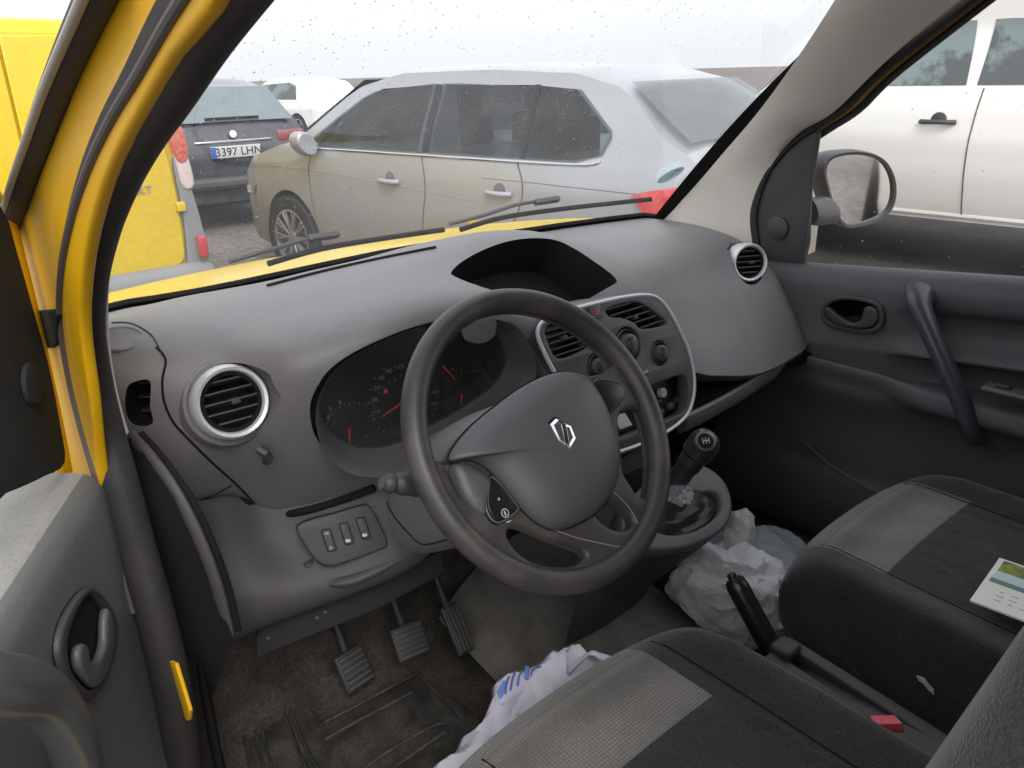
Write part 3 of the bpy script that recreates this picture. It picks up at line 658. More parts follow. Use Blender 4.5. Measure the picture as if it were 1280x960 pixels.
# ---- seats ---------------------------------------------------------------------
def seat(cx, hw, yf, zt, patch, label, back):
    def topz(u, v):       # u -1..1 across, v metres behind the front edge
        bol = .036*max(0, (abs(u)-.62)/.38)**1.3*min(1, v/.12)*(1 if abs(u) < .93 else 1-(abs(u)-.93)/.07*.5)
        return zt + bol - .012*(1-abs(u))*0 - .02*min(1, v/.5)
    rows = []
    NV = 120; NU = 120
    for j in range(NV+1):
        v = .60*(j/NV)**1.25
        k = min(1, v/.085); s = sqrt(max(0, 1-(1-k)**2)); ring = []
        zc = zt-.075; hh = .075
        for i in range(NU+1):
            u = -1+2*i/NU; e = max(0, 1-abs(u)**9)**.30
            wv = hw*(1-.05*(1-min(1, v/.35))**2)
            y = yf-v-.035*abs(u)**2.5*(1-min(1, v/.3))
            z = zc+(topz(u, v)-zc)*e*s
            ring.append(V((cx+u*wv, y, z)))
        for i in range(NU, -1, -1):
            u = -1+2*i/NU; e = max(0, 1-abs(u)**9)**.3
            wv = hw*(1-.05*(1-min(1, v/.35))**2); y = yf-v-.035*abs(u)**2.5*(1-min(1, v/.3))
            ring.append(V((cx+u*wv*.985, y-.03*(1-s)*0, zc-(.115)*e*(.35+.65*s)-.02)))
        rows.append(ring)
    def mij(j, i): u = -1+2*(i+.5)/NU; v = .60*((j+.5)/NV)**1.25; return 1 if (i < NU and patch[0] < u < patch[1] and .02 < v < patch[2]) else 0
    g = G(); g.grid(rows, 0, cv=True, capu=True, mij=mij)
    root = g.done('seat', [M['seat_dark'], M['seat_light']], van, 60); tag(root, label)
    bpy.context.view_layer.update()
    # piping along the bolster
    for sx in (-1, 1):
        pts = [V((cx+sx*hw*.985*(1-.05*(1-min(1, v/.35))**2), yf-v-.035*(1-min(1, v/.3)), zt-.07)) for v in [.0+.55*k/14 for k in range(1, 15)]]
        g = G(); g.tube(pts, .0022, 6); g.done('piping', [M['seat_dark']], root)
    for uu in (-.64, .64):
        pts = []
        for k in range(2, 24):
            v = .56*k/24; kk = min(1, v/.085); s_ = sqrt(max(0, 1-(1-kk)**2)); wv = hw*(1-.05*(1-min(1, v/.35))**2); e = (1-abs(uu)**9)**.3
            pts.append(V((cx+uu*wv, yf-v-.035*abs(uu)**2.5*(1-min(1, v/.3)), zt-.075+(topz(uu, v)-zt+.075)*e*s_-.0005)))
        g = G(); g.tube(pts, .0018, 6); g.done('seam', [M['matblack']], root)
    g = G(); g.box(V((cx, yf-.32, zt-.27)), X3*(hw-.03), Y3*.24, Z3*.08, .02); g.done('seat_base', [M['dash_dark']], root)
    # backrest
    rr = []
    for k in range(22):
        t = k/21; z = zt-.06+t*.60; yb = back-.02-.15*t; w = hw*(1.0-.10*max(0, t-.6)/.4); s = min(1, (1-t)/.10+.02)**.5*min(1, .55+t*4)
        rr.append([V((cx+w*s*(abs(cos(a))**.55)*(1 if cos(a) > 0 else -1), yb+.085*s*(abs(sin(a))**.75)*(1 if sin(a) > 0 else -1)*(1+.5*abs(cos(a))**3*(1 if sin(a) > 0 else 0)), z)) for a in [2*pi*q/40 for q in range(40)]])
    g = G(); g.grid(rr, 0, cv=True, capu=True); g.done('backrest', [M['seat_dark']], root, 60)
    return root
pA = (-.85, .52, .178)
s1_ = seat(-.377, .250, -.375, .745, pA, 'driver seat with a light grey woven insert across the front of its cushion', -.85)
pB = (-.66, .66, .172)
s2_ = seat(.385, .262, -.385, .712, pB, 'passenger seat in grey cloth with an open leaflet on its cushion', -.92)
g = G(); c = AX(1157, 856, .1205); g.plate([[(-.016, .004), (-.006, .009), (.004, .004), (.012, .002), (.016, -.006), (.004, -.004), (-.004, .0), (-.010, -.001)]], c, V((0, -1, -.25)), V((0, -.25, 1)), .003, .0005); g.done('worn_patch', [mat('bare_foam', (.55, .5, .4), .9)], s2_)

# ---- handbrake, tunnel, floor ----------------------------------------------------
hb0, hb1 = AX(917, 724, .0), AX(958, 800, .0)
ax = (hb1-hb0).normalized()
g = G(); g.tube(cr([hb0-ax*.001, hb0+ax*.004, hb0+ax*.012, hb0+ax*.05, hb1, hb1+ax*.03, hb1+ax*.07], 4), [.013]*3+[.0165]*5+[.018]*8+[.0175]*4+[.015]*5, 24)
hbk = g.done('handbrake', [M['black']], van)
g = G(); g.lathe(hb0, -ax, [(.0075, -.01), (.0075, .008), (.006, .010), (0, .0105)], 20); g.done('release_button', [M['black']], hbk)
g = G(); a, b = V((.0, -.49, .655)), V((.0, -.90, .60))
g.plate([[(-.035, -.0), (.035, 0), (.04, .22), (.038, .42), (-.038, .42), (-.04, .22)], [(-.014, .03), (.014, .03), (.016, .38), (-.016, .38)]], V((.0, -.50, .636)), (1, 0, 0), (0, -1, -.11), .02, .004)
g.box(V((0, -.72, .57)), X3*.03, Y3*.2, Z3*.05); g.done('handbrake_housing', [M['dash_dark']], hbk)
g = G(); g.box(V((.0, -.515, .648)), X3*.020, Y3*.018, Z3*.010, .007); g.done('handbrake_boot', [M['dash_dark']], hbk)
# belt buckle beside the driver seat
bk = AX(1110, 912, -.06); g = G()
be1 = (rt*1.0+up*.03); bd = V((0, .35, .9)).normalized()
g.box(bk-V((0, -.0, .035)), be1.normalized()*.017, bd.cross(be1).normalized()*.010, bd*.045, .004, 0)
buck = g.done('belt_buckle', [M['black']], van)
g = G(); g.box(bk+bd*.008, be1.normalized()*.0175, bd.cross(be1).normalized()*.0115, bd*.007, .002, 0); g.done('release_button', [M['pinkred']], buck)

# floor sheets
g = G(); rows = []
for j in range(36):
    y = .48-1.75*j/35; r = []
    for i in range(61):
        x = -.74+1.48*i/60; z = .385
        tun = max(0, 1-(abs(x-.03)/.17)**3); z += .085*tun
        if y > .12: z += (y-.12)*1.15+ (0 if y < .3 else (y-.3)*1.2)
        z += .008*sin(x*23+y*7)*sin(y*19-x*5)
        r.append(V((x, y, z)))
    rows.append(r)
g.grid(rows, 0); fl = g.done('floor', [M['carpet']], van, 80); tag(fl, None); fl.name = 'cabin_floor'
# side kick trim left & sill
g = G(); g.grid([[V((-.72, y, z)) for y in (.45, .2, .06, -.06)] for z in (.40, .6, .8, .97)]); g.done('kick_trim', [M['matblack']], van)
g = G(); g.grid([[V((.745, y, z)) for y in (.48, .2, .0, -.1)] for z in (.35, .6, .8, .97)]); g.done('kick_trim', [M['matblack']], van)
g = G(); g.tube(cr([V((-.735, .06, .93)), V((-.735, .0, .80)), V((-.735, .02, .62)), V((-.735, .0, .45)), V((-.735, -.2, .40)), V((-.735, -.9, .40))], 6), .045, 12, flat=.8); g.done('sill_trim', [M['carpet_dark']], van)
# light worn tunnel mat
g = G(); rows = []
for j in range(14):
    t = j/13; rows.append([V((x, lerp(.14, -.36, t), .478+.0*t+.07*(1-t)**2-(abs(x-.03)/.22)**2*.10)) for x in [-.20+.46*i/16 for i in range(17)]])
g.grid(rows); g.done('tunnel_cover', [M['tunnel']], van)
# firewall / underside darkness behind the dash
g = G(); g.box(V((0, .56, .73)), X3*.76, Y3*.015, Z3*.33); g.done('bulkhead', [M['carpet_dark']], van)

# pedals
def pedal(px, py, z, w, h, rx, rz_, rib, n, mirror=0):
    c = AZ(px, py, z); e1 = V((cos(rz_), sin(rz_), 0)); e2 = V((-sin(rz_)*cos(rx), cos(rz_)*cos(rx), sin(rx))); nn = e1.cross(e2)
    g = G(); g.box(c, e1*w, e2*h, nn*.006, .004); g.rod(c-nn*.01, c+V((0, .10, .16)), .007)
    p = g.done('pedal', [M['dash_dark']], van)
    g = G()
    for i in range(n):
        t = (i+.5)/n*2-1
        if rib == 'h': g.box(c+nn*.0085+e2*h*t*.92, e1*w*.9, e2*h*.35/n, nn*.003, .001)
        else: g.box(c+nn*.0085+e1*w*t*.9, e2*h*.9, e1*w*.35/n, nn*.003, .001)
    g.done('pedal_rubber', [mat('worn_rubber', (.11, .105, .10), .45, var=.5, vscale=40, vcol=(.04, .035, .03))], p); return p
for a, l in [((442, 836, .46, .030, .036, radians(60), radians(6), 'h', 6), 'clutch pedal, leftmost, with horizontal rubber ribs'), ((512, 801, .50, .032, .032, radians(55), radians(-8), 'h', 6), 'brake pedal in the middle with horizontal rubber ribs'), ((571, 786, .50, .018, .048, radians(50), radians(-4), 'v', 4), 'narrow accelerator pedal with lengthwise ribs')]:
    tag(pedal(*a), l)

# rubber floor mat: a thing of its own lying on the floor
FO = V((-.42, -.05, .40))
def fz(pts): return [AZ(x, y, .402) for x, y in pts]
g = G()
base = to2d(fz([(296, 850), (330, 800), (350, 790), (372, 860), (398, 905), (520, 843), (545, 862), (600, 900), (610, 1010), (560, 1120), (330, 1120)]), FO, X3, Y3)
g.plate([base], FO+V((0, 0, .002)), X3, Y3, .006, .001, 0)
fm = g.done('rubber_mat_base', M['matrub'], None)
fm.name = 'floor_mat'; tag(fm, 'worn black rubber floor mat with raised ribs in the driver footwell', 'floor mat')
g = G()
def rib(px, r, closed=False, z=.409): g.tube([AZ(x, y, z) for x, y in cr(px, 4, closed)], r, 8, 0, closed, flat=.7)
rib([(316, 900), (318, 880), (335, 868), (355, 876), (368, 900), (385, 940), (410, 1000), (360, 1050), (335, 980)], .0045, True)
rib([(326, 905), (330, 888), (345, 882), (356, 895), (372, 935), (395, 1000), (365, 1030), (345, 975)], .004, True)
rib([(399, 912), (402, 905), (440, 885), (515, 845), (524, 846), (545, 866), (580, 900)], .005)
rib([(405, 925), (440, 905), (515, 865)], .003); rib([(330, 1000), (300, 900), (300, 850)], .005)
rib([(440, 970), (500, 930), (548, 905), (560, 908)], .003); rib([(470, 975), (520, 940), (556, 915)], .003)
LOCm = LOC[fm]; g.done('mat_rib', [M['matrub']], fm)

# ---- passenger door ---------------------------------------------------------------
door = empty('van_door', (0, 0, 0)); 
bpy.data.objects.remove(door)
prof = []
rows = []
for j in range(60):
    y = .12-1.35*j/59; r = []
    zt = 1.045+.055*min(1, max(0, (-y)/.6)); blend = min(1, max(0, (-y-.30)/.10)); low_ = min(1, max(0, (-y-.15)/.3))
    rec = blend*.030
    zs = [(.775, zt-.02), (.770, zt+.002), (.745, zt+.008), (.722, zt), (.712, zt-.015), (.705, zt-.035), (.703+rec*.2, zt-.065), (.703+rec, zt-.085), (.703+rec*1.1, zt-.125), (.700+rec*.2, zt-.15), (.698, zt-.165),
          (.700+rec*1.2, zt-.18), (.705+rec*1.4, zt-.23), (.69-.02*blend, .86), (.655+.03*(1-blend), .845), (.655+.035*(1-blend), .82), (.69, .79), (.715, .72), (.715, .60), (.70, .57), (.69, .50), (.70, .42), (.73, .38), (.775, .38)]
    rows.append([V((x, y, z)) for x, z in cr(zs, 3)])
g = G(); g.grid(rows, 0, cv=True, capu=True); pd = g.done('van_door', [M['doorp']], van, 50)
tag(pd, 'closed passenger door with a dark inner panel and a long grab handle')
hO = V((.702, -.22, .98)); H1, H2 = V((0, -1, 0)), V((0, 0, 1)); Hn = V((-1, 0, 0))
def hp(px, off=0): return to2d([AX(x, y, .702-off) for x, y in px], hO, H1, H2)
def hq(p, off): return hO+H1*p[0]+H2*p[1]-X3*off
o1 = cr(hp([(1028, 390), (1036, 375), (1055, 369), (1080, 371), (1100, 378), (1107, 392), (1104, 408), (1088, 416), (1060, 413), (1035, 405)]), 5, True)
i1 = cr(hp([(1034, 391), (1040, 379), (1057, 374), (1078, 376), (1096, 382), (1101, 393), (1098, 404), (1086, 410), (1060, 407), (1040, 401)]), 5, True)
g = G(); g.plate([o1, i1], hO-X3*.004, H1, H2, .014, .003); g.plate([o1], hO+X3*.001, H1, H2, .002, 0, 1); hdl = g.done('door_handle', [M['dash_dark'], M['matblack']], pd)
lv = cr(hp([(1034, 386), (1040, 383), (1052, 393), (1068, 402), (1080, 398), (1084, 384), (1092, 382), (1100, 388), (1100, 400), (1090, 408), (1065, 408), (1042, 400)]), 4, True)
g = G(); g.plate([lv], hO-X3*.010, H1, H2, .012, .004); g.done('handle_lever', [M['dash_dark']], hdl)
g = G(); pts = cr([AX(1150, 366, .69), AX(1149, 378, .665), AX(1156, 398, .652), AX(1172, 435, .648), AX(1195, 487, .648), AX(1213, 530, .655), AX(1222, 545, .68)], 5); n = len(pts)
g.tube(pts, [lerp(.025, .021, i/(n-1)) + .008*max(0, 1-i/9) + (.003*max(0, (i-n+8)/8)) for i in range(n)], 18, flat=.75); g.done('grab_handle', [mat('handle_plastic', (.055, .058, .07), .33)], pd)
g = G(); g.box(AX(1255, 488, .668)+V((0, -.02, .0)), Y3*.055, X3*.022, Z3*.005, .004); g.box(AX(1254, 486, .668)+V((0, 0, .006)), Y3*.012, X3*.008, Z3*.003, .002, 1); g.done('window_switch', [M['fascia'], M['dash_dark']], pd)
g = G(); g.tube(cr([AX(1005, 552, .70), AX(1030, 575, .69), AX(1050, 590, .685), AX(1075, 604, .68), AX(1140, 640, .68)], 5), .004, 8); g.done('door_pocket_edge', [M['fascia']], pd)
g = G(); g.grid([[V((.752, y, z)) for y in (.1, -.4, -1.2)] for z in (1.05, 1.4, 1.72)]); gl = g.done('side_window', [M['glass_side']], pd)
# mirror triangle
mt = [(1024, 168), (1015, 230), (1006, 329), (956, 327), (946, 300), (947, 262), (960, 222), (985, 190), (1008, 170)]
MO = V((.745, 0, 1.2)); g = G(); g.plate([cr(to2d([AX(x, y, .745) for x, y in mt], MO, H1, H2), 3, True)], MO, H1, H2, .014, .004)
g.tube([AX(1024, 165, .742), AX(1014, 230, .742), AX(1004, 330, .742)], .009, 10, 0, flat=.5)
c = AX(972, 285, .735); g.lathe(c, V((-1, 0, 0)), [(.028, -.004), (.027, .003), (.02, .006), (0, .008)], 28)
g.done('mirror_trim', [M['dash_dark']], pd)
# wing mirror outside
mn = V((-.42, -.90, -.05)).normalized(); m1 = mn.cross(Z3).normalized()*-1; m2 = mn.cross(m1).normalized()*-1
if m2.z < 0: m2 = -m2
mc = PL(1074, 235, (1.0, -.03, 1.2), mn)
mo = cr(pxplane([(1025, 212), (1031, 196), (1050, 189), (1076, 188), (1100, 196), (1114, 215), (1118, 240), (1112, 262), (1095, 276), (1062, 285), (1048, 279), (1038, 262), (1030, 236)], mc, m1, m2), 4, True)
fr = frame(mc, m1, m2); fn = V((fr[0][2], fr[1][2], fr[2][2])); sg = 1 if fn.dot(mn) > 0 else -1
def mp(s, o, q): return mc+V((fr[0][0], fr[1][0], fr[2][0]))*q[0]*s+V((fr[0][1], fr[1][1], fr[2][1]))*q[1]*s+mn*o
g = G(); g.grid([[mp(s, o, q) for q in mo] for s, o in [(.87, -.002), (.90, .010), (.97, .012), (1.0, .0), (1.0, -.02), (.93, -.06), (.7, -.095), (.2, -.11), (.02, -.112)]], 0, cv=True)
g.tube(cr([AX(1008, 262, .79), AX(1020, 264, .84), AX(1040, 262, .92)], 4), [.040]*4+[.038]*4+[.03], 14, flat=.6)
mir = g.done('wing_mirror', [M['dash_dark']], van, 50)
g = G(); vv = [g.bm.verts.new(mp(.885, .003, q)) for q in mo]; g.bm.faces.new(vv); g.done('mirror_glass', [mat('mirror_silver', (.86, .88, .88), .03, metal=1)], mir)

# ---- pillars, seals, body -----------------------------------------------------------
# passenger A pillar inner trim: between windscreen edge and door seal
Lp = [(1075, -50, .55), (1005, 60, .60), (950, 137, .655), (905, 190, .69), (862, 240, .72), (832, 270, .735), (812, 288, .74), (800, 300, .74)]
Rp = [(1260, -50, .68), (1125, 60, .70), (1045, 137, .715), (1000, 165, .72), (962, 210, .73), (946, 260, .735), (948, 305, .735), (955, 330, .735)]
L_ = cr([AX(x, y, X) for x, y, X in Lp], 6); R_ = cr([AX(x, y, X) for x, y, X in Rp], 6)
g = G(); rows = []
for a, b in zip(L_, R_):
    n = V((-.7, -.6, .3)); rows.append([a-n*.03]+[lerp(a, b, t)+n*.022*sin(pi*t)**.7 for t in [k/8 for k in range(9)]]+[b-n*.03])
g.grid(rows, 0); pt = g.done('pillar_trim', [M['beige']], van, 60)
rubber_px = [(1290, -60, .72), (1110, 80, .735), (1058, 130, .74), (1020, 155, .742), (985, 180, .742), (958, 215, .742), (943, 262, .742), (945, 300, .742), (952, 332, .742)]
g = G(); g.tube(cr([AX(x, y, X) for x, y, X in rubber_px], 5), .016, 10, flat=.7); g.done('door_seal', [M['rubber']], van)
g = G(); g.tube(cr([AX(x+9, y+3, X+.016) for x, y, X in rubber_px[:-1]]+[AX(962, 332, .758)], 5), .006, 8, flat=.6); g.done('door_flange', [M['yellow']], van)
g = G(); g.tube(cr([AX(x+17, y+5, X+.02) for x, y, X in rubber_px[:-1]]+[AX(970, 332, .762)], 5), .012, 8, flat=.6); g.done('door_seal', [M['rubber']], van)

# driver side: yellow door pillar, black seal
def side_plate(nm, px, X, th, m, par=van, bev=.004, closed_n=3, extra=None):
    O = V((X, 0, 1.2)); e1, e2 = V((0, 1, 0)), V((0, 0, 1))
    p = cr(to2d([AX(x, y, X) for x, y in px], O, e1, e2), closed_n, True); g = G(); g.plate([p], O, e1, e2, th, bev); return g.done(nm, m, par)
yp = [(175, -40), (118, 70), (88, 145), (62, 205), (42, 258), (24, 300), (30, 345), (46, 405), (60, 480), (72, 560), (84, 620), (110, 700), (140, 780), (165, 800), (173, 785), (163, 740), (147, 680), (135, 620), (126, 560), (120, 500), (110, 430), (108, 380), (114, 320), (128, 260), (150, 200), (185, 137), (225, 70), (300, -40)]
dp = side_plate('door_pillar', yp, -.79, .012, [M['yellow']], closed_n=2)
tag(dp, 'bare yellow painted door pillar at the driver side')
g = G(); g.plate([pxplane([(48, 388), (72, 386), (77, 393), (77, 428), (70, 434), (58, 434)], V((-.797, 0, 1.2)), (0, -1, 0), (0, 0, 1))], V((-.799, 0, 1.2)), (0, -1, 0), (0, 0, 1), .006, .002); g.done('hinge_cover', [M['matblack']], dp)
sp = [(312, -80), (245, 20), (199, 100), (166, 155), (138, 215), (117, 280), (105, 345), (104, 410), (115, 480), (131, 545), (150, 610), (172, 690), (195, 770), (214, 850), (226, 930), (232, 1000)]
pts = cr([AX(x, y, -.775) for x, y in sp], 6); n = len(pts)
g = G(); g.tube(pts, [.027]*n, 18, flat=.8, upv=(0, 1, .3)); seal = g.done('door_seal', [M['rubber']], van)
g = G(); pts = cr([AX(x-28, y-4, -.797) for x, y in sp[:13]], 6); g.tube(pts, .0038, 10); g.done('seal_lip', [mat('grey_rubber', (.075, .065, .062), .6)], seal)
# inner sliver of pillar trim beside the seal (driver side)
g = G(); g.tube(cr([AX(x, y, -.735) for x, y in [(215, 120), (180, 185), (152, 250), (136, 310), (131, 360), (131, 410), (138, 470), (150, 520), (163, 562)]], 5), .0045, 8); g.done('pillar_trim', [M['beige']], van)
# lower dark trim between seal and dash
g = G(); g.grid([[AX(150, 560, -.755), AX(165, 545, -.735)], [AX(170, 640, -.755), AX(215, 620, -.725)], [AX(190, 720, -.755), AX(262, 720, -.70)], [AX(205, 800, -.755), AX(292, 800, -.69)], [AX(222, 900, -.755), AX(262, 880, -.70)]]); g.done('kick_trim', [M['matblack']], van)
# outer windscreen pillar edge with rubber strip, seen beyond the pillar
g = G(); g.tube(cr([AX(x, y, -.80)+V((0, .02, 0)) for x, y in [(165, -70), (112, 40), (79, 115), (56, 175), (38, 225), (22, 272), (10, 305)]], 4), .017, 12, flat=.7); g.done('gutter_strip', [M['rubber']], van)
g = G(); g.tube(cr([AX(x, y, -.815)+V((0, .02, 0)) for x, y in [(145, -70), (95, 40), (62, 115), (40, 175), (22, 225), (7, 272)]], 4), .0035, 12); g.done('gutter_trim', [mat('grey_trim', (.3, .28, .24), .4)], van)

# ---- driver door standing open -----------------------------------------------------
DO = V((-.806, -.111, 1.08)); DA = V((-.128, -.222, 0)).normalized(); DN = V((-DA.y, DA.x, 0))      # along the door, and normal
if DN.dot(V((1, -1, 0))) < 0: DN = -DN
def dd(x, y, off=0): return PL(x, y, DO+DN*off, DN)
g = G(); rows = []
W_ = 1.0
for j in range(30):
    s = W_*j/29; P = DO+DA*s; r = []; lean = -.03+.0*s
    fade = 1-j/29
    for off, z in cr([(-.105, .0), (-.095, .012), (-.05, .012), (-.012, .006), (0, -.006), (.006, -.03), (.008, -.12), (.004, -.26), (.0, -.42), (.0, -.66), (-.1, -.66)], 3):
        r.append(P+DN*off+Z3*(z-.0)+DA*(-.016+.085*z)*fade)
    rows.append(r)
g.grid(rows, cv=True, capu=True, mij=lambda j, i: 1 if i < 9 else 0); dd_ = g.done('van_door', [mat('shaded_door_plastic', (.12, .122, .122), .6, bump=.45, bscale=500, grain=.25, var=.4, vscale=7, vcol=(.16, .16, .15)), mat('dusty_lit_door_top', (.27, .265, .25), .75, bump=.5, bscale=400, grain=.3, var=.6, vscale=9, vcol=(.20, .195, .18))], van, 50)  # dusty top; its skylight and the face's shade are painted into the colours
tag(dd_, 'open driver door with grey inner panel at the left edge')
def dpl(px): return pxplane(px, DO+DN*.008, DA, Z3)
DF = DO+DN*.008
fsgn = 1 if DA.cross(Z3).dot(DN) > 0 else -1
ho = cr(dpl([(105, 735), (122, 747), (137, 775), (138, 805), (128, 845), (112, 872), (98, 874), (75, 850), (64, 815), (70, 780), (88, 748)]), 4, True)
hi = cr(dpl([(106, 745), (120, 757), (130, 780), (131, 805), (122, 840), (108, 862), (97, 860), (80, 840), (74, 812), (79, 785), (92, 757)]), 4, True)
g = G(); g.plate([ho, hi], DF, DA, Z3, .016, .004); g.plate([ho], DF+DN*.001, DA, Z3, .002, 0, 1)
h2 = g.done('door_handle', [M['dash_dark'], M['matblack']], dd_)
lv = cr(dpl([(120, 762), (128, 780), (129, 805), (121, 838), (108, 860), (97, 856), (84, 838), (82, 815), (88, 806), (94, 812), (98, 828), (108, 826), (116, 805), (117, 780)]), 4, True)
g = G(); g.plate([lv], DF+DN*.008, DA, Z3, .010, .004); g.done('handle_lever', [M['fascia']], h2)
g = G(); pts = cr([dd(-130, 900, .03), dd(-60, 855, .05), dd(0, 858, .055), dd(45, 865, .05), dd(75, 895, .045), dd(95, 945, .03), dd(105, 1020, .0)], 6); g.tube(pts, .024, 18, flat=.8); g.done('grab_handle', [mat('glossy_handle', (.10, .105, .11), .28, grain=.1)], dd_)
g = G(); g.plate([cr(pxplane([(-60, 215), (-5, 262), (12, 310), (32, 380), (52, 450), (68, 530), (74, 580), (50, 596), (0, 618), (-60, 632)], DO-DN*.03, DA, Z3), 3, True)], DO-DN*.03, DA, Z3, .014, .004); g.done('mirror_trim', [M['slate']], dd_)
g = G(); c = DO-DN*.022; g.lathe(PL(38, 480, c, DN), DN, [(.022, 0), (.02, .004), (0, .006)], 24); g.done('mirror_adjuster', [M['slate']], dd_)
g = G(); fp = [(-60, 180), (0, 262), (22, 330), (46, 430), (68, 530), (80, 592)]
pts = cr([PL(x, y, DO-DN*.045, DN) for x, y in fp], 5); g.tube(pts, .011, 10, flat=.8)
g.done('door_frame', [M['yellow']], dd_)

# ---- windscreen, cowl, bonnet, wipers -------------------------------------------------
BX = [-.745, -.68, -.60, -.46, -.3, -.15, 0, .15, .3, .45, .6, .70, .745]
def base(x):
    ax_ = [s[0] for s in ST]; ys = [s[1][0][0] for s in ST]; zs = [s[1][0][1] for s in ST]
    for i in range(len(ax_)-1):
        if ax_[i] <= x <= ax_[i+1]:
            t = (x-ax_[i])/(ax_[i+1]-ax_[i]); return lerp(ys[i], ys[i+1], t), lerp(zs[i], zs[i+1], t)
def wsp(x, t, lift=0):      # x across at the base, t 0..1 up the glass
    y, z = base(x); y += .03; yb = y; 
    top = V((x*.76, -.36-.06*(x/.745)**2, 1.74)); b = V((x, yb, z-.012)); p = lerp(b, top, t)
    p += V((0, .55, .8))*(.035*sin(pi*t)+lift); return p
g = G(); g.grid([[wsp(-.745+1.49*i/40, j/24) for i in range(41)] for j in range(25)]); ws = g.done('windscreen', [M['glass']], van, 80)
g = G(); rows = [[wsp(-.745+1.49*i/60, t, l) for i in range(61)] for t, l in [(-.012, .002), (.034, .003), (.034, -.006), (-.012, -.006)]]
g.grid(rows, 0, cu=True)
for sx in (-1, 1):
    g.grid([[wsp(sx*.745, j/20, -.004)+V((sx*d, 0, -.01)) for j in range(21)] for d in (.04, 0)]+[[wsp(sx*.722, j/20, -.004) for j in range(21)]])
g.done('windscreen_border', [M['matblack']], ws)
# raindrops
rnd = random.Random(3); g = G()
def drop(p, n, r):
    n = n.normalized(); x = n.orthogonal().normalized(); y = n.cross(x); k = 7
    vs = [p+(x*cos(a)+y*sin(a)*rnd.uniform(.8, 1.3))*r for a in [2*pi*i/k for i in range(k)]]
    vs2 = [p+(v-p)*.6+n*r*.45 for v in vs]; vs3 = [p+n*r*.6]
    g._new(vs+vs2+vs3, [[i, (i+1) % k, k+(i+1) % k, k+i] for i in range(k)]+[[k+i, k+(i+1) % k, 2*k] for i in range(k)])
cl = [(rnd.uniform(-.7, .7), rnd.uniform(.05, .8), rnd.uniform(.03, .16)) for _ in range(26)]
for _ in range(2600):
    if rnd.random() < .6: a, b, s = rnd.choice(cl); x, t = rnd.gauss(a, s), rnd.gauss(b, s)
    else: x, t = rnd.uniform(-.72, .72), rnd.uniform(.03, .95)
    if not (-.72 < x < .72 and .03 < t < .95): continue
    drop(wsp(x, t, .001), V((0, .6, .8)), rnd.choice([.0006, .0008, .001, .0014]))
for _ in range(140): drop(V((.7535, rnd.uniform(-1, .05), 1.06+.5*rnd.random()**1.5)), V((1, 0, 0)), rnd.choice([.0008, .0012, .0018]))
rd = g.done('raindrops', [M['drop']], ws, weld=False); rd['kind'] = 'stuff'
# emissions sticker on the glass
def on_glass(x, y):
    d = ((x-640)/FPX*rt-(y-480)/FPX*up+fw).normalized()
    from mathutils.bvhtree import BVHTree
    bm = bmesh.new(); bm.from_mesh(ws.data); h = BVHTree.FromBMesh(bm).ray_cast(CP-LOC[ws], d); bm.free()
    return (h[0]+LOC[ws]) if h[0] is not None else None
c = on_glass(838, 218)
if c:
    nn = V((0, .6, .8)).normalized(); e1 = V((.96, .2, -.15)).normalized(); e1 = (e1-nn*e1.dot(nn)).normalized(); e2 = nn.cross(e1)
    bl = bpy.data.materials.new('sticker_blue'); bl.use_nodes = True; nt = bl.node_tree; b = nt.nodes['Principled BSDF']; b.inputs['Base Color'].default_value = (.45, .72, .80, 1); b.inputs['Alpha'].default_value = .62; b.inputs['Roughness'].default_value = .4
    g = G(); g.plate([circ((0, 0), .036, 40)], c-nn*.002, e1, e2, .0008, 0, 0); g.text('G', c-nn*.0035, -e1, e2, .03, .0002, 1); g.box(c-nn*.003-e2*.022, e1*.012, e2*.004, nn*.0003, 0, 1)
    g.done('windscreen_sticker', [bl, mat('sticker_ink', (.25, .38, .5), .5)], ws)
# bonnet
g = G(); rows = []
for j in range(20):
    t = j/19; y0 = lerp(.06, .90, t); z = 1.078-.03*t-.12*t**3.0; r = []
    for i in range(31):
        u = -1+2*i/30; yb = base(max(-.745, min(.745, u*.745)))[0]; r.append(V((u*(.83-.03*t), yb+y0-.10*abs(u)**3*t, z-.03*abs(u)**3+.048*max(0, u)*(1-.5*t))))
    rows.append(r)
rows.append([p+V((0, .05, -.12)) for p in rows[-1]]); rows.append([p+V((0, .03, -.45)) for p in rows[-1]])
g.grid(rows); bn = g.done('bonnet', [M['yellow_out']], van, 60)
for sx in (-1, 1):
    g = G(); g.grid([[V((sx*.82, y, z)) for y in (1.3, .8, .3, .1)] for z in (.3, .7, 1.0)]); g.done('front_wing', [M['yellow_out']], van)
g = G(); g.plate([pxplane([(214, 826), (221, 829), (239, 888), (238, 900), (234, 899)], V((-.80, 0, .7)), (0, -1, 0), (0, 0, 1))], V((-.80, 0, .7)), (0, -1, 0), (0, 0, 1), .004, .001); g.done('sill_edge', [M['yellow']], van)
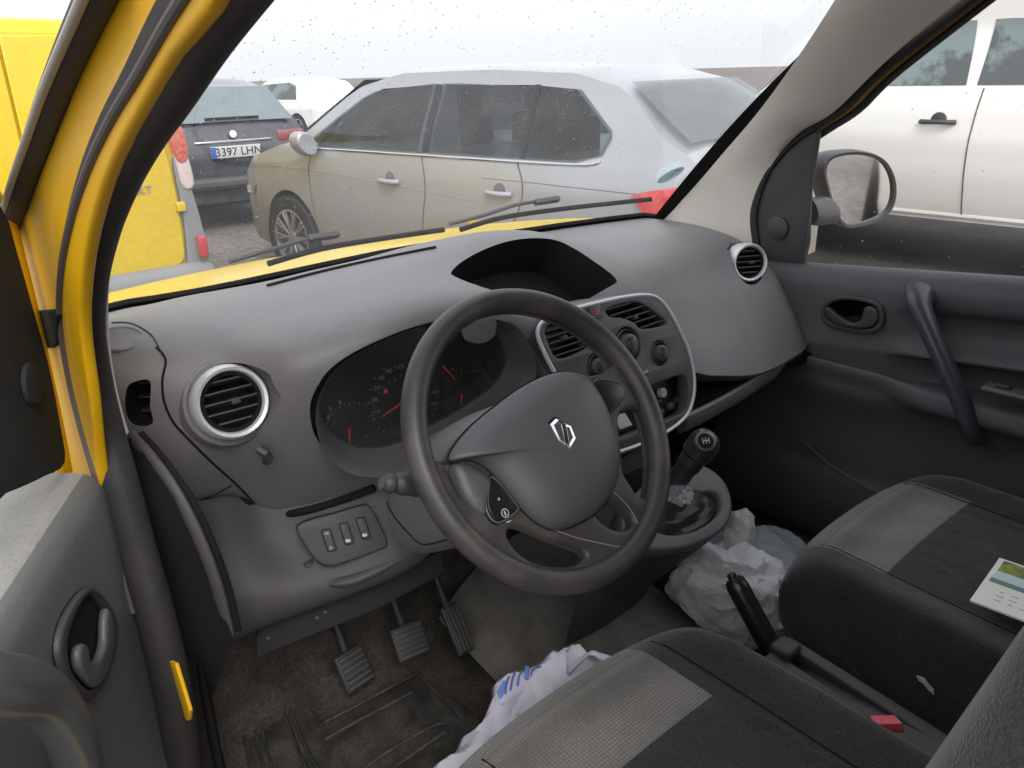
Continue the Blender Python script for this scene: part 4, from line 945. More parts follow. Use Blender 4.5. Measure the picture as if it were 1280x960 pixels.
# wipers
def wiper(arm, blade, block):
    g = G(); pts = [on_glass(*q) for q in blade]; pts = [p+V((0, .03, .02)) for p in pts if p]; g.tube(cr(pts, 5), .006, 8); w = g.done('wiper', [M['matblack']], van)
    g = G(); pts = [on_glass(*q) for q in arm]; pts = [p+V((0, .04, .032)) for p in pts if p]; g.tube(cr(pts, 5), .0045, 8); g.done('wiper_arm', [M['dash_dark']], w)
    c1, c2 = [on_glass(*q)+V((0, .038, .03)) for q in block]; g = G(); d = (c2-c1)/2; g.box((c1+c2)/2, d, V((0, .6, .8)).normalized()*.006, d.cross(V((0, .6, .8))).normalized()*.008, .002); g.done('wiper_joint', [M['dash_dark']], w); return w
w1 = wiper([(300, 352), (345, 338), (390, 324), (415, 318)], [(345, 345), (410, 326), (480, 313), (565, 300)], [(398, 320), (436, 314)]); tag(w1, 'windscreen wiper nearest the driver')
w2 = wiper([(575, 300), (620, 288), (660, 275), (690, 270)], [(585, 300), (640, 284), (720, 272), (780, 265), (825, 260)], [(682, 271), (712, 266)]); tag(w2, 'windscreen wiper in front of the passenger')
# body shell: roof, right side above, rear bulkhead, floor pan (keeps the daylight out as the real van does)
g = G()
g.grid([[V((x, y, 1.80-.05*(x/.75)**2)) for x in (-.72, -.4, 0, .4, .72)] for y in (-.33, -.8, -1.4, -2.2, -3.0)])
g.grid([[V((.80, y, z)) for y in (-1.2, -2, -3.0)] for z in (.3, .9, 1.4, 1.78)]); g.grid([[V((-.80, y, z)) for y in (-1.55, -2, -3.0)] for z in (.3, .9, 1.4, 1.78)])
g.grid([[V((x, -3.0, z)) for x in (-.8, 0, .8)] for z in (.3, 1.78)])
g.grid([[V((.80, y, z)) for y in (.1, -1.2)] for z in (.3, 1.02)]); g.grid([[V((x, y, .30)) for x in (-.8, 0, .8)] for y in (.55, -3.0)])
body = g.done('body_shell', [M['yellow']], van)
g = G(); g.grid([[V((x, y, 1.765-.05*(x/.75)**2)) for x in (-.70, -.4, 0, .4, .70)] for y in (-.36, -.8, -1.35)]); g.done('headliner', [M['headliner']], van)
g = G(); g.grid([[V((x, -1.36, z)) for x in (-.74, 0, .74)] for z in (.35, 1.78)]); g.done('rear_bulkhead', [M['dash_dark']], van)
# A pillar of the driver side behind the seal (outer skin towards the windscreen)
g = G(); g.grid([[wsp(-.745, t, -.003)+V((-.04, 0, -.015)), wsp(-.745, t, -.003)+V((-.09, -.04, -.04))] for t in [k/10 for k in range(11)]]); g.done('windscreen_pillar', [M['yellow']], van); g = G(); g.grid([[wsp(.745, t, -.003)+V((.045, 0, -.015)), wsp(.745, t, -.003)+V((.10, -.04, -.04))] for t in [k/10 for k in range(11)]]); g.done('windscreen_pillar', [M['yellow']], van)

# ================================================================== LOOSE THINGS INSIDE
def crumple(c, ax, r, rr_, seed, m, n=26, k=22, amp=.25):
    g = G(); rows = []; n *= 2; k *= 2
    def fold(q):
        s = 0; a = 1; f = 1.15
        for o in range(4):
            v = mnoise.noise(q*f+V((seed*7.3+o*3.1, seed, o))); s += a*(1-3*(v*v+.01)**.5); a *= .46; f *= 1.9
        return s/2
    for j in range(n+1):
        t = j/n; row = []
        for i in range(k*2):
            a = 2*pi*i/(k*2); ph = pi*min(max(t, .01), .99); d = V((cos(a)*sin(ph)**.8, sin(a)*sin(ph)**.8, -cos(ph)))
            R_ = 1+amp*(fold(d)-.35); row.append(V(c)+ax[0]*d.x*r[0]*R_+ax[1]*d.y*r[1]*R_+ax[2]*d.z*r[2]*R_)
        rows.append(row)
    g.grid(rows, 0, cv=True, capu=True); return g
ax3 = [V((1, .2, 0)).normalized(), V((-.2, 1, 0)).normalized(), Z3]
thinbag = bpy.data.materials.new('thin_bag'); thinbag.use_nodes = True; nt = thinbag.node_tree; b = nt.nodes['Principled BSDF']; b.inputs['Base Color'].default_value = (.92, .91, .94, 1); b.inputs['Roughness'].default_value = .28; b.inputs['Alpha'].default_value = .80; b.inputs['Subsurface Weight'].default_value = .0
no = nt.nodes.new('ShaderNodeTexNoise'); no.inputs['Scale'].default_value = 28; no.inputs['Detail'].default_value = 4; no.inputs['Distortion'].default_value = 1.5; bp = nt.nodes.new('ShaderNodeBump'); bp.inputs['Strength'].default_value = .9; bp.inputs['Distance'].default_value = .006; nt.links.new(no.outputs['Fac'], bp.inputs['Height']); nt.links.new(bp.outputs[0], b.inputs['Normal'])
g = crumple(V((.235, -.265, .505)), ax3, (.095, .13, .105), 1, 5, thinbag, 40, 36, .35)
b1 = g.done('plastic_bag', [thinbag]); tag(b1, 'crumpled white plastic bag on the floor behind the handbrake', 'plastic bag')
g = crumple(AZ(925, 668, .60), [X3, Y3, Z3], (.035, .03, .055), 1, 9, thinbag, 26, 24, .3); me = mesh_of(g); 
link('bag_neck', me, [thinbag], b1)
clr = bpy.data.materials.new('clear_bag'); clr.use_nodes = True; nt = clr.node_tree; b = nt.nodes['Principled BSDF']; b.inputs['Base Color'].default_value = (.55, .62, .68, 1); b.inputs['Roughness'].default_value = .22; b.inputs['Alpha'].default_value = .55
bp = nt.nodes.new('ShaderNodeBump'); bp.inputs['Strength'].default_value = .6; bp.inputs['Distance'].default_value = .01; no = nt.nodes.new('ShaderNodeTexNoise'); no.inputs['Scale'].default_value = 12; nt.links.new(no.outputs['Fac'], bp.inputs['Height']); nt.links.new(bp.outputs[0], b.inputs['Normal'])
g = crumple(V((.37, -.22, .47)), ax3, (.15, .14, .08), 1, 12, clr, 30, 26, .2); b2 = g.done('clear_bag', [clr]); tag(b2, 'translucent pale blue plastic sheet bag on the passenger floor behind the white bag', 'plastic bag')
# clear wrap round the gear stick
wrap = bpy.data.materials.new('clear_wrap'); wrap.use_nodes = True; b = wrap.node_tree.nodes['Principled BSDF']; b.inputs['Base Color'].default_value = (.7, .7, .75, 1); b.inputs['Alpha'].default_value = .25; b.inputs['Roughness'].default_value = .12
g = crumple(AX(848, 618, -.01), [X3, Y3, Z3], (.024, .024, .014), 1, 21, wrap, 16, 24, .6); b3 = g.done('plastic_wrap', [wrap]); tag(b3, 'clear crumpled plastic wrap round the foot of the gear lever', 'plastic wrap')
# white cloth hanging over the seat front
g = G(); rows = []
top_ = [(712, 800), (700, 792), (665, 797), (640, 815), (615, 828), (612, 845), (595, 875), (560, 905), (535, 930), (515, 960), (490, 1010)]
pp = cr(top_, 5)
for j, (x, y) in enumerate(pp):
    a = AZ(x, y, .70-.12*min(1, j/45)); r = []
    d = V((.45, -.9, -.05)).normalized()
    for k in range(18):
        t = k/17; q_ = a+d*t*.13; w_ = 1-2*abs(mnoise.noise(q_*16)); w2_ = 1-2*abs(mnoise.noise(q_*38+V((4, 1, 2))))
        r.append(a+d*(t*.13-.012*t*sin(j*.5))+V((0, 0, .022*w_+.008*w2_-.02-.04*t-.05*(1-t)**5)))
    rows.append(r)
def blue(c):
    q = (c-CP); z = q.dot(fw); px = 640+FPX*q.dot(rt)/z; py = 480-FPX*q.dot(up)/z; return 0
g.grid(rows, 0); cl_ = g.done('cloth', [M['cloth']]); md = cl_.modifiers.new('s', 'SOLIDIFY'); md.thickness = .004
tag(cl_, 'white cloth with blue stripes bunched in front of the driver seat', 'cloth')
g = G()
p0 = drape(cl_, [(640, 850), (645, 835), (655, 826)], .002, 4)
for (a, b) in [((632, 866), (645, 834)), ((640, 862), (652, 829)), ((649, 856), (660, 827)), ((657, 850), (668, 828)), ((626, 872), (633, 852)), ((664, 845), (676, 833))]:
    p = drape(cl_, [a, ((a[0]+b[0])/2-3, (a[1]+b[1])/2), b], .0035, 4)
    if len(p) > 2: g.tube(p, .0042, 6, flat=.35)
g.done('blue_stripes', [M['blue']], cl_)
# leaflet on the passenger seat
def lf(x, y, z=.728): return AZ(x, y, z)
q = [lf(1212, 752, .735), lf(1249, 699, .735), None, lf(1268, 788, .735)]
e2 = (q[1]-q[0]); Ly = e2.length; e1 = V((e2.y, -e2.x, 0)).normalized(); O = q[0]; Lx = .105 
e2.normalize(); nn = e1.cross(e2)
g = G(); g.plate([[(0, 0), (Lx, 0), (Lx, Ly), (0, Ly)]], O+nn*.0015, e1, e2, .003, 0, 0)
le = g.done('leaflet', [M['paper']]); tag(le, 'white printed leaflet with a green landscape photo lying on the passenger seat', 'leaflet')
pic = mat('leaflet_photo', (.10, .18, .08), .35, var=1, vscale=30, vcol=(.35, .38, .05), thr=(.45, .55)); 
g = G(); g.plate([[(.008, Ly*.72), (Lx-.004, Ly*.72), (Lx-.004, Ly-.006), (.008, Ly-.006)]], O+nn*.0035, e1, e2, .0006, 0, 0); g.plate([[(.006, Ly*.55), (Lx-.004, Ly*.55), (Lx-.004, Ly*.72), (.008, Ly*.72)]], O+nn*.0035, e1, e2, .0006, 0, 1); g.plate([[(.006, Ly*.47), (Lx-.004, Ly*.47), (Lx-.004, Ly*.55), (.006, Ly*.55)]], O+nn*.0035, e1, e2, .0006, 0, 2)
g.done('leaflet_photo', [pic, mat('leaflet_sky', (.6, .72, .72), .35), mat('leaflet_green', (.12, .28, .22), .35)], le)
g = G()
for i in range(3):
    for k in range(4): g.box(O+nn*.0035+e1*(.03+.017*k)+e2*(.05-.013*i), e1*.005*(1 if (k+i) % 3 else .6), e2*.0008, nn*.0002)
g.done('leaflet_print', [mat('grey_ink', (.45, .45, .45), .6)], le)
# ================================================================== OUTSIDE
gm = mat('gravel', (.20, .175, .16), .95, bump=1.0, bscale=30, var=.9, vscale=1.2, vcol=(.28, .26, .25), spec=.2)
nt = gm.node_tree; bs = nt.nodes['Principled BSDF']
n3 = nt.nodes.new('ShaderNodeTexNoise'); n3.inputs['Scale'].default_value = 14; n3.inputs['Detail'].default_value = 8; n3.inputs['Roughness'].default_value = .8
tc = nt.nodes.new('ShaderNodeTexCoord'); nt.links.new(tc.outputs['Object'], n3.inputs['Vector'])
src = bs.inputs['Base Color'].links[0].from_socket
mm = nt.nodes.new('ShaderNodeMix'); mm.data_type = 'RGBA'; mm.blend_type = 'MULTIPLY'; mm.inputs[0].default_value = .9
cr_ = nt.nodes.new('ShaderNodeMapRange'); cr_.inputs[1].default_value = .35; cr_.inputs[2].default_value = .65; cr_.inputs[3].default_value = .35; cr_.inputs[4].default_value = 1.4
nt.links.new(n3.outputs['Fac'], cr_.inputs[0]); nt.links.new(src, mm.inputs[6]); nt.links.new(cr_.outputs[0], mm.inputs[7]); nt.links.new(mm.outputs[2], bs.inputs['Base Color'])
bpn = [n for n in nt.nodes if n.bl_idname == 'ShaderNodeBump'][0]; bpn.inputs['Distance'].default_value = .03
g = G(); g.grid([[V((x, y, 0)) for x in (-600, -50, 0, 50, 600)] for y in (-600, -50, 0, 50, 600)])
gr = g.done('ground', [gm]); tag(gr, kind='structure')
# strip of dark asphalt on the right
g = G(); g.grid([[V((x, y, .004)) for x in (4.15, 30)] for y in (-40, 7, 40)]); rd_ = g.done('road', [mat('dark_asphalt', (.028, .025, .023), .85, bump=1, bscale=40, var=.9, vscale=2.5, vcol=(.075, .06, .05), spec=.25)]); tag(rd_, kind='structure')

tyre = mat('tyre', (.02, .02, .02), .8, bump=.3, bscale=80); alloy = mat('alloy', (.55, .55, .56), .3, metal=.8, var=.4, vscale=15, vcol=(.3, .27, .24))
carglass = mat('car_window', (.035, .045, .048), .05, spec=1.0, var=.9, vscale=1.7, vcol=(.14, .19, .19), thr=(.5, .56))  # pale patches paint the light of the far-side windows into the colour
seamm = mat('panel_gap', (.10, .095, .09), .8)
def prof_at(tab, q):
    if q <= tab[0][0]: return tab[0][1]
    for (a, b), (c, d) in zip(tab, tab[1:]):
        if q <= c: t = (q-a)/(c-a); t = t*t*(3-2*t)*.5+t*.5; return lerp(b, d, t)
    return tab[-1][1]
class Car:
    """local frame: x right, y forward, rear bumper at y=0; left flank at x=-W"""
    def __init__(s, name, label, cat, L, W, top, plan, side, bottom, paint, wheels, rwheel, group=None, cutw=None):
        s.root = empty(name, (0, 0, 0), 0, (0, 0, 0)); tag(s.root, label, cat, group); s.L, s.W, s.top, s.plan, s.side, s.bottom = L, W, top, plan, side, bottom
        rows = []; NS = 70; NR = 26
        for i in range(NS+1):
            y = L*(i/NS); zt = prof_at(top, y); zb = prof_at(bottom, y); row = []
            for k in range(NR+1):
                t = k/NR; z = lerp(zb, zt, t**.85); row.append((s.hw(y, z), z))
            # round over the roof / bonnet edge
            pts = row[:-1]; w = row[-2][0]; zt2 = zt
            pts = [(x, z) for x, z in row]; wtop = pts[-1][0]
            roofp = [(wtop*.93, zt+.012), (wtop*.75, zt+.028), (wtop*.4, zt+.04), (0, zt+.044)]
            half = pts+roofp
            ring = [V((x, y, z)) for x, z in half]+[V((-x, y, z)) for x, z in reversed(half[:-1])]
            rows.append(ring)
        g = G(); g.grid(rows, 0, cv=True, capu=True); me = mesh_of(g)
        cut = []
        for wy in wheels:
            for sx in (-1, 1):
                q = G(); q.lathe(V((sx*(W-.02), wy, rwheel)), V((1, 0, 0)), [(0, -.22), (rwheel*1.13, -.22), (rwheel*1.13, .3), (0, .3)], 40); cut.append(mesh_of(q))
        if cutw:
            for poly, hwid in cutw: cut.append(plate_mesh([poly], V((0, 0, 0)), V((0, 1, 0)), V((0, 0, 1)), 2*hwid))
        me = boolean(me, cut); s.body = link('body', me, [paint], s.root, 30)
        for wy in wheels:
            q = G(); q.box(V((0, wy, rwheel+.22)), X3*(W-.25), Y3*rwheel*1.2, Z3*.22); q.done('wheel_arch', [M['matblack']], s.root)
    def hw(s, y, z):
        return s.W*prof_at(s.plan, y)*prof_at(s.side, z)
    def wheel(s, y, r, sx, spokes=10):
        c = V((sx*(s.W-.10), y, r)); a = V((sx, 0, 0)); g = G()
        g.lathe(c, a, [(r*.66, -.1), (r*.9, -.1), (r, -.07), (r, .06), (r*.93, .095), (r*.72, .10), (r*.68, .09), (r*.66, .05)], 48)
        w = g.done('wheel', [tyre], s.root)
        g = G(); g.lathe(c, a, [(r*.68, .02), (r*.69, .092), (r*.64, .095), (r*.62, .06), (r*.60, -.05)], 48)
        for k in range(spokes):
            th_ = 2*pi*k/spokes; 
            for dth in (-.09, .09):
                d1 = V((0, cos(th_), sin(th_))); d2 = V((0, cos(th_+dth), sin(th_+dth))); p1 = c+a*.075+d1*r*.12; p2 = c+a*.085+d2*r*.64
                g.box((p1+p2)/2, (p2-p1)/2, a*.012, (p2-p1).cross(a).normalized()*r*.022, .002)
        g.lathe(c, a, [(r*.17, .04), (r*.16, .09), (0, .095)], 24); g.done('rim', [alloy], w)
        g = G(); g.lathe(c, a, [(r*.58, .0), (0, .0)], 30); g.lathe(c, a, [(r*.42, .01), (r*.42, .03), (0, .03)], 30); g.done('brake_disc', [mat('brake_disc', (.08, .08, .08), .5)], w)
    def side_pt(s, y, z, sx=-1, off=.005): return V((sx*(s.hw(y, z)+off), y, z))
    def panel(s, nm, poly, m, sx=-1, off=.006, par=None, rows=10, cols=24):
        """a piece that follows the flank, poly in (y,z)"""
        zs = [p[1] for p in poly]; z0, z1 = min(zs)+.002, max(zs)-.002; g = G(); rr = []
        for j in range(rows+1):
            z = lerp(z0, z1, j/rows); h = []
            for a, b in zip(poly, poly[1:]+poly[:1]):
                if (a[1]-z)*(b[1]-z) <= 0 and a[1] != b[1]: h.append(a[0]+(b[0]-a[0])*(z-a[1])/(b[1]-a[1]))
            y0, y1 = min(h), max(h); rr.append([s.side_pt(lerp(y0, y1, i/cols), z, sx, off) for i in range(cols+1)])
        g.grid(rr, 0); rim = [rr[0]]; 
        o = g.done(nm, m if isinstance(m, list) else [m], par or s.root); return o
    def line(s, nm, pts, r, m, sx=-1, off=.001, closed=False, n=6):
        g = G(); p = cr(pts, n, closed); g.tube([s.side_pt(y, z, sx, off) for y, z in p], r, 6, 0, closed); return g.done(nm, [m], s.root)
    def place(s, x, y, deg): s.root.location = (x, y, 0); s.root.rotation_euler = (0, 0, radians(deg))

silver = mat('silver_car_paint', (.40, .41, .435), .25, metal=.35, coat=.5, spec=.6, var=0)
# road dirt on the lower flank: stains of its own, by height and noise
def dirty(m, z0, z1, dirt, base_name='o'):
    nt = m.node_tree; N = nt.nodes; L = nt.links; b = N['Principled BSDF']; tc = N.new('ShaderNodeTexCoord'); sp = N.new('ShaderNodeSeparateXYZ')
    ge = N.new('ShaderNodeNewGeometry'); L.new(ge.outputs['Position'], sp.inputs[0])
    no = N.new('ShaderNodeTexNoise'); no.inputs['Scale'].default_value = 2.2; no.inputs['Detail'].default_value = 8; L.new(ge.outputs['Position'], no.inputs['Vector'])
    ad = N.new('ShaderNodeMath'); ad.operation = 'MULTIPLY_ADD'; ad.inputs[1].default_value = .55; L.new(no.outputs['Fac'], ad.inputs[0]); L.new(sp.outputs['Z'], ad.inputs[2])
    mr = N.new('ShaderNodeMapRange'); mr.inputs[1].default_value = z1+.27; mr.inputs[2].default_value = z0+.27; mr.inputs[3].default_value = 0; mr.inputs[4].default_value = .85
    L.new(ad.outputs[0], mr.inputs[0]); mx = N.new('ShaderNodeMix'); mx.data_type = 'RGBA'
    mx.inputs[6].default_value = b.inputs['Base Color'].default_value; mx.inputs[7].default_value = (*dirt, 1); L.new(mr.outputs[0], mx.inputs[0]); L.new(mx.outputs[2], b.inputs['Base Color'])
    mt_ = N.new('ShaderNodeMath'); mt_.operation = 'MULTIPLY'; mt_.inputs[1].default_value = -.35; L.new(mr.outputs[0], mt_.inputs[0]); a2 = N.new('ShaderNodeMath'); a2.operation = 'ADD'; a2.inputs[1].default_value = b.inputs['Metallic'].default_value; L.new(mt_.outputs[0], a2.inputs[0]); L.new(a2.outputs[0], b.inputs['Metallic'])
    ra = N.new('ShaderNodeMapRange'); ra.inputs[3].default_value = .28; ra.inputs[4].default_value = .8; L.new(mr.outputs[0], ra.inputs[0]); L.new(ra.outputs[0], b.inputs['Roughness'])
dirty(silver, .35, .92, (.20, .165, .105))
# ---- silver estate car ----
sc_ = Car('estate_car', 'dirty silver estate car parked beyond the windscreen with brown road dirt on its doors', 'car', 4.5, .90,
   [(0, .74), (.06, 1.0), (.16, 1.09), (.66, 1.41), (.95, 1.475), (1.6, 1.505), (2.35, 1.50), (2.75, 1.43), (3.42, 1.05), (3.6, 1.01), (4.0, .92), (4.3, .76), (4.42, .62), (4.5, .45)],
   [(0, .80), (.08, .90), (.3, .96), (.9, 1.0), (3.3, .99), (3.9, .95), (4.25, .84), (4.42, .68), (4.5, .5)],
   [(.15, .93), (.35, .99), (.60, 1.0), (.86, .985), (1.0, .955), (1.06, .92), (1.48, .70), (1.66, .62)],
   [(0, .35), (.2, .24), (4.2, .22), (4.5, .3)], silver, [.87, 3.50], .325, cutw=[([(2.04, 1.03), (3.22, 1.03), (3.18, 1.06), (2.71, 1.35), (2.55, 1.405), (2.06, 1.425)], 1.2), ([(1.92, 1.03), (1.94, 1.425), (1.22, 1.415), (.90, 1.39), (.60, 1.17), (.64, 1.06), (.79, 1.03)], 1.2), ([(1.8, 1.035), (3.3, 1.035), (3.3, 1.10), (2.72, 1.385), (1.8, 1.41)], .56), ([(.36, 1.06), (.78, 1.37), (1.9, 1.41), (1.9, 1.06)], .60)])
for y in (.87, 3.50):
    for sx in (-1, 1): sc_.wheel(y, .325, sx)
seeglass = glass('tinted_glass', (.50, .58, .57), .16, milky=.05)
front_w = [(1.98, 1.02), (3.28, 1.02), (3.20, 1.065), (2.72, 1.36), (2.55, 1.415), (2.02, 1.435)]
rear_w = [(1.93, 1.02), (1.97, 1.435), (1.2, 1.425), (.88, 1.40), (.57, 1.17), (.62, 1.05), (.78, 1.02)]
for sx in (-1, 1):
    f = sc_.panel('side_window', front_w, seeglass, sx); r_ = sc_.panel('side_window', rear_w, seeglass, sx)
    sc_.line('window_trim', [(.62, 1.035), (.80, 1.008), (2.0, 1.008), (3.3, 1.01)], .008, M['chrome'], sx)
    sc_.panel('door_post', [(1.93, 1.025), (1.99, 1.025), (2.03, 1.43), (1.97, 1.43)], M['black'], sx, .009, rows=4, cols=4)
    sc_.panel('window_post', [(1.13, 1.025), (1.16, 1.025), (1.20, 1.42), (1.16, 1.42)], M['black'], sx, .009, rows=4, cols=4)
    sc_.line('door_gap', [(1.99, 1.0), (1.94, .84), (1.97, .6), (2.0, .35)], .004, seamm, sx)
    sc_.line('door_gap', [(1.18, 1.0), (1.12, .84), (1.22, .62), (1.42, .45), (1.45, .35)], .004, seamm, sx)
    sc_.line('door_gap', [(3.16, 1.0), (3.19, .8), (3.12, .35)], .004, seamm, sx)
    sc_.line('shoulder_crease', [(.30, .88), (1.0, .90), (1.45, .905)], .006, mat('crease', (.30, .29, .28), .6), sx, -.003)
    sc_.line('flank_crease', [(1.5, .76), (2.4, .82), (3.3, .86), (3.75, .86)], .005, mat('crease2', (.32, .28, .2), .6), sx, -.003)
    for y in (1.30, 2.28):
        g = G(); z = .825 if y < 2 else .835; c = sc_.side_pt(y, z, sx, .02); g.tube(cr([c-Y3*.10-X3*sx*.012, c-Y3*.05+X3*sx*.006, c+X3*sx*.012, c+Y3*.05+X3*sx*.006, c+Y3*.10-X3*sx*.012], 4), .017, 12, flat=.8)
        h = g.done('door_handle', [silver], sc_.root)
        g = G(); g.lathe(sc_.side_pt(y, z+.01, sx, -.001), V((sx, 0, 0)), [(.05, 0), (.048, .002), (0, .003)], 24); g.done('handle_recess', [mat('recess', (.16, .16, .17), .5)], sc_.root)
    # door mirror
    g = G(); c = sc_.side_pt(3.12, 1.05, sx, .13); g.tube(cr([c+Y3*.06, c+Y3*.03, c-Y3*.03, c-Y3*.07], 3), [.03, .05, .065, .07, .072, .072, .07, .07, .068, .06], 16, flat=1.4); 
    g.rod(c-X3*sx*.02, c-X3*sx*.14-Z3*.03, .03, .025); mm_ = g.done('wing_mirror', [silver], sc_.root)
    # lamps
    sc_.panel('tail_light', [(.02, .95), (.42, .88), (.30, .77), (.05, .73)], mat('tail_red', (.55, .03, .03), .25, coat=.8, var=.5, vscale=12, vcol=(.75, .25, .22)), sx, .012, rows=8, cols=8)
    sc_.panel('headlight', [(4.0, .70), (4.35, .66), (4.33, .60), (4.05, .62)], mat('headlamp', (.5, .52, .55), .1, coat=1), sx, .01)
g = G(); g.grid([[V((x*w, y, z)) for x in (-1, -.6, 0, .6, 1)] for y, z, w in [(.18, 1.10, .72), (.40, 1.25, .68), (.62, 1.39, .6)]]); 
for v in g.bm.verts: v.co.y -= .035; v.co.z += .035
g.done('rear_window', [glass('rear_tint', (.42, .48, .48), .16, milky=.08)], sc_.root)
g = G(); g.box(V((0, .0, .62)), X3*.27, Y3*.012, Z3*.06, .003); np_ = g.done('number_plate', [M['mark']], sc_.root)
g = G(); g.grid([[V((x*w, y, z)) for x in (-1, -.5, 0, .5, 1)] for y, z, w in [(3.44, 1.07, .74), (3.1, 1.26, .68), (2.78, 1.45, .6)]])
for v in g.bm.verts: v.co.y += .02; v.co.z += .015
g.done('windscreen', [carglass], sc_.root)
for sx in (-1, 1):
    for yy in (2.05, 1.15):
        g = G(); g.box(V((sx*.38, yy, 1.08)), X3*.24, Y3*.06, Z3*.14, .04); st_ = g.done('seat_back', [M['slate']], sc_.root)
        g = G(); g.box(V((sx*.38, yy-.02, 1.30)), X3*.13, Y3*.045, Z3*.075, .035); g.done('headrest', [M['slate']], sc_.root)
g = G(); g.tube([V((-.38+.17*cos(a), 2.62+.07*sin(a), 1.04+.16*sin(a))) for a in [2*pi*k/24 for k in range(24)]], .014, 8, 0, True); g.done('steering_wheel', [M['slate']], sc_.root)
g = G(); g.box(V((0, 2.95, 1.035)), X3*.62, Y3*.22, Z3*.02, .01); g.done('dashboard', [M['slate']], sc_.root)
sc_.place(3.18, 1.51, 8)

# ---- yellow van parked ahead, seen from the back ----
def lathe_wheels(c, ys, r, W):
    for y in ys:
        for sx in (-1, 1): c.wheel(y, r, sx, 5)
yv = Car('parked_van', 'bright yellow parked van seen from behind with a tall tail light and a grey bumper', 'van', 4.2, .91,
   [(0, 1.72), (.08, 1.80), (.4, 1.82), (2.4, 1.82), (2.9, 1.72), (3.5, 1.12), (3.9, 1.02), (4.15, .85), (4.2, .6)],
   [(0, .95), (.06, .985), (.25, 1.0), (3.5, 1.0), (4.0, .93), (4.2, .75)],
   [(.2, .97), (.5, 1.0), (.8, 1.0), (1.1, .97), (1.75, .86), (1.9, .8)],
   [(0, .32), (.3, .25), (4.2, .25)], M['yellow_out'], [.75, 3.4], .31)
lathe_wheels(yv, (.75, 3.4), .31, .91)
g = G(); g.tube(cr([V((-.91, .35, .29)), V((-.90, .03, .29)), V((-.80, -.03, .29)), V((0, -.05, .29)), V((.80, -.03, .29)), V((.90, .03, .29)), V((.91, .35, .29))], 6), .085, 12, flat=.8, upv=(0, 0, 1)); 
for v in g.bm.verts: pass
bmp = g.done('bumper', [mat('grey_bumper', (.23, .235, .24), .6, var=.4, vscale=5, vcol=(.16, .155, .15))], yv.root)
gb = mat('grey_corner', (.20, .21, .215), .5)
for sx in (-1, 1):
    g = G(); g.plate([cr([(-.02, .30), (.10, .30), (.13, .42), (.125, .5), (.10, .75), (.055, 1.0), (.0, 1.02), (.005, .7), (-.01, .45)], 4, True)], V((sx*.805, -.014, 0)), (sx, 0, 0), (0, 0, 1), .05, .01); g.done('corner_trim', [gb], yv.root)
    g = G(); g.plate([cr([(.015, .86), (.09, .87), (.075, 1.10), (.045, 1.40), (.02, 1.62), (-.035, 1.62), (-.025, 1.3), (-.005, 1.05)], 4, True)], V((sx*.82, -.02, 0)), (sx, 0, 0), (0, 0, 1), .07, .015)
    tl = g.done('tail_light', [mat('lamp_clear', (.62, .52, .50), .25, coat=1, var=.5, vscale=20, vcol=(.5, .3, .28))], yv.root)
    g = G(); g.plate([cr([(.0, 1.02), (.075, 1.04), (.062, 1.22), (-.018, 1.23)], 3, True)], V((sx*.824, -.028, 0)), (sx, 0, 0), (0, 0, 1), .07, .012); g.done('tail_light_lens', [mat('lamp_red', (.5, .06, .04), .25, coat=1, var=.8, vscale=40, vcol=(.65, .25, .18))], tl)
    g = G(); g.box(V((sx*.885, -.075, .475)), X3*.028, Y3*.03, Z3*.07, .01); g.done('reflector', [mat('reflector_red', (.45, .03, .035), .3, coat=.8)], yv.root)
    for z in (.74, 1.45):
        g = G(); g.box(V((sx*.80, -.045, z)), X3*.028, Y3*.02, Z3*.03, .006); g.done('door_hinge', [M['yellow_out']], yv.root)
    # rear door leaf with rounded outline
    g = G(); g.plate([[(.006, .36), (.3, .352), (.55, .352), (.70, .358), (.75, .375), (.775, .41), (.785, .47), (.795, .8), (.785, 1.0), (.765, 1.2), (.735, 1.45), (.70, 1.66), (.68, 1.71), (.6, 1.74), (.3, 1.75), (.006, 1.75)]], V((0, -.012, 0)), (sx, 0, 0), (0, 0, 1), .04, .012); dl = g.done('rear_door', [M['yellow_out']], yv.root)
g = G(); g.text('RENAULT', V((.51, -.038, .865)), X3, Z3, .062, .004, 0, font_shear=0, bold=.001); g.text('KANGOO', V((-.55, -.038, .865)), X3, Z3, .062, .004); g.done('lettering', [mat('badge_grey', (.42, .40, .30), .35, metal=.6)], yv.root, weld=False)
g = G(); g.box(V((0, -.04, 1.0)), X3*.02, Y3*.02, Z3*.10, .006); g.done('door_handle', [gb], yv.root)
yv.place(.03, 4.38, -1)

# ---- dark hatchback beyond ----
dkp = mat('dark_car_paint', (.035, .04, .05), .25, coat=.6, var=.35, vscale=9, vcol=(.12, .12, .13))
dk = Car('hatchback', 'dark grey hatchback seen from behind beyond the yellow van with a white number plate', 'car', 4.1, .88,
   [(0, .80), (.10, 1.0), (.25, 1.12), (.55, 1.38), (1.1, 1.47), (2.1, 1.46), (2.9, 1.10), (3.1, .98), (3.8, .85), (4.1, .6)],
   [(0, .88), (.15, .95), (.5, 1.0), (3.4, .97), (3.9, .85), (4.1, .6)],
   [(.15, .92), (.4, 1.0), (.75, 1.0), (.95, .95), (1.4, .72), (1.6, .65)], [(0, .30), (.3, .22), (4.1, .22)], dkp, [.75, 3.3], .31)
lathe_wheels(dk, (.75, 3.3), .31, .88)
g = G(); g.grid([[V((x*w, y, z)) for x in (-1, 0, 1)] for y, z, w in [(.14, 1.07, .70), (.32, 1.22, .66), (.52, 1.40, .6)]]); 
for v in g.bm.verts: v.co.y -= .02; v.co.z += .02
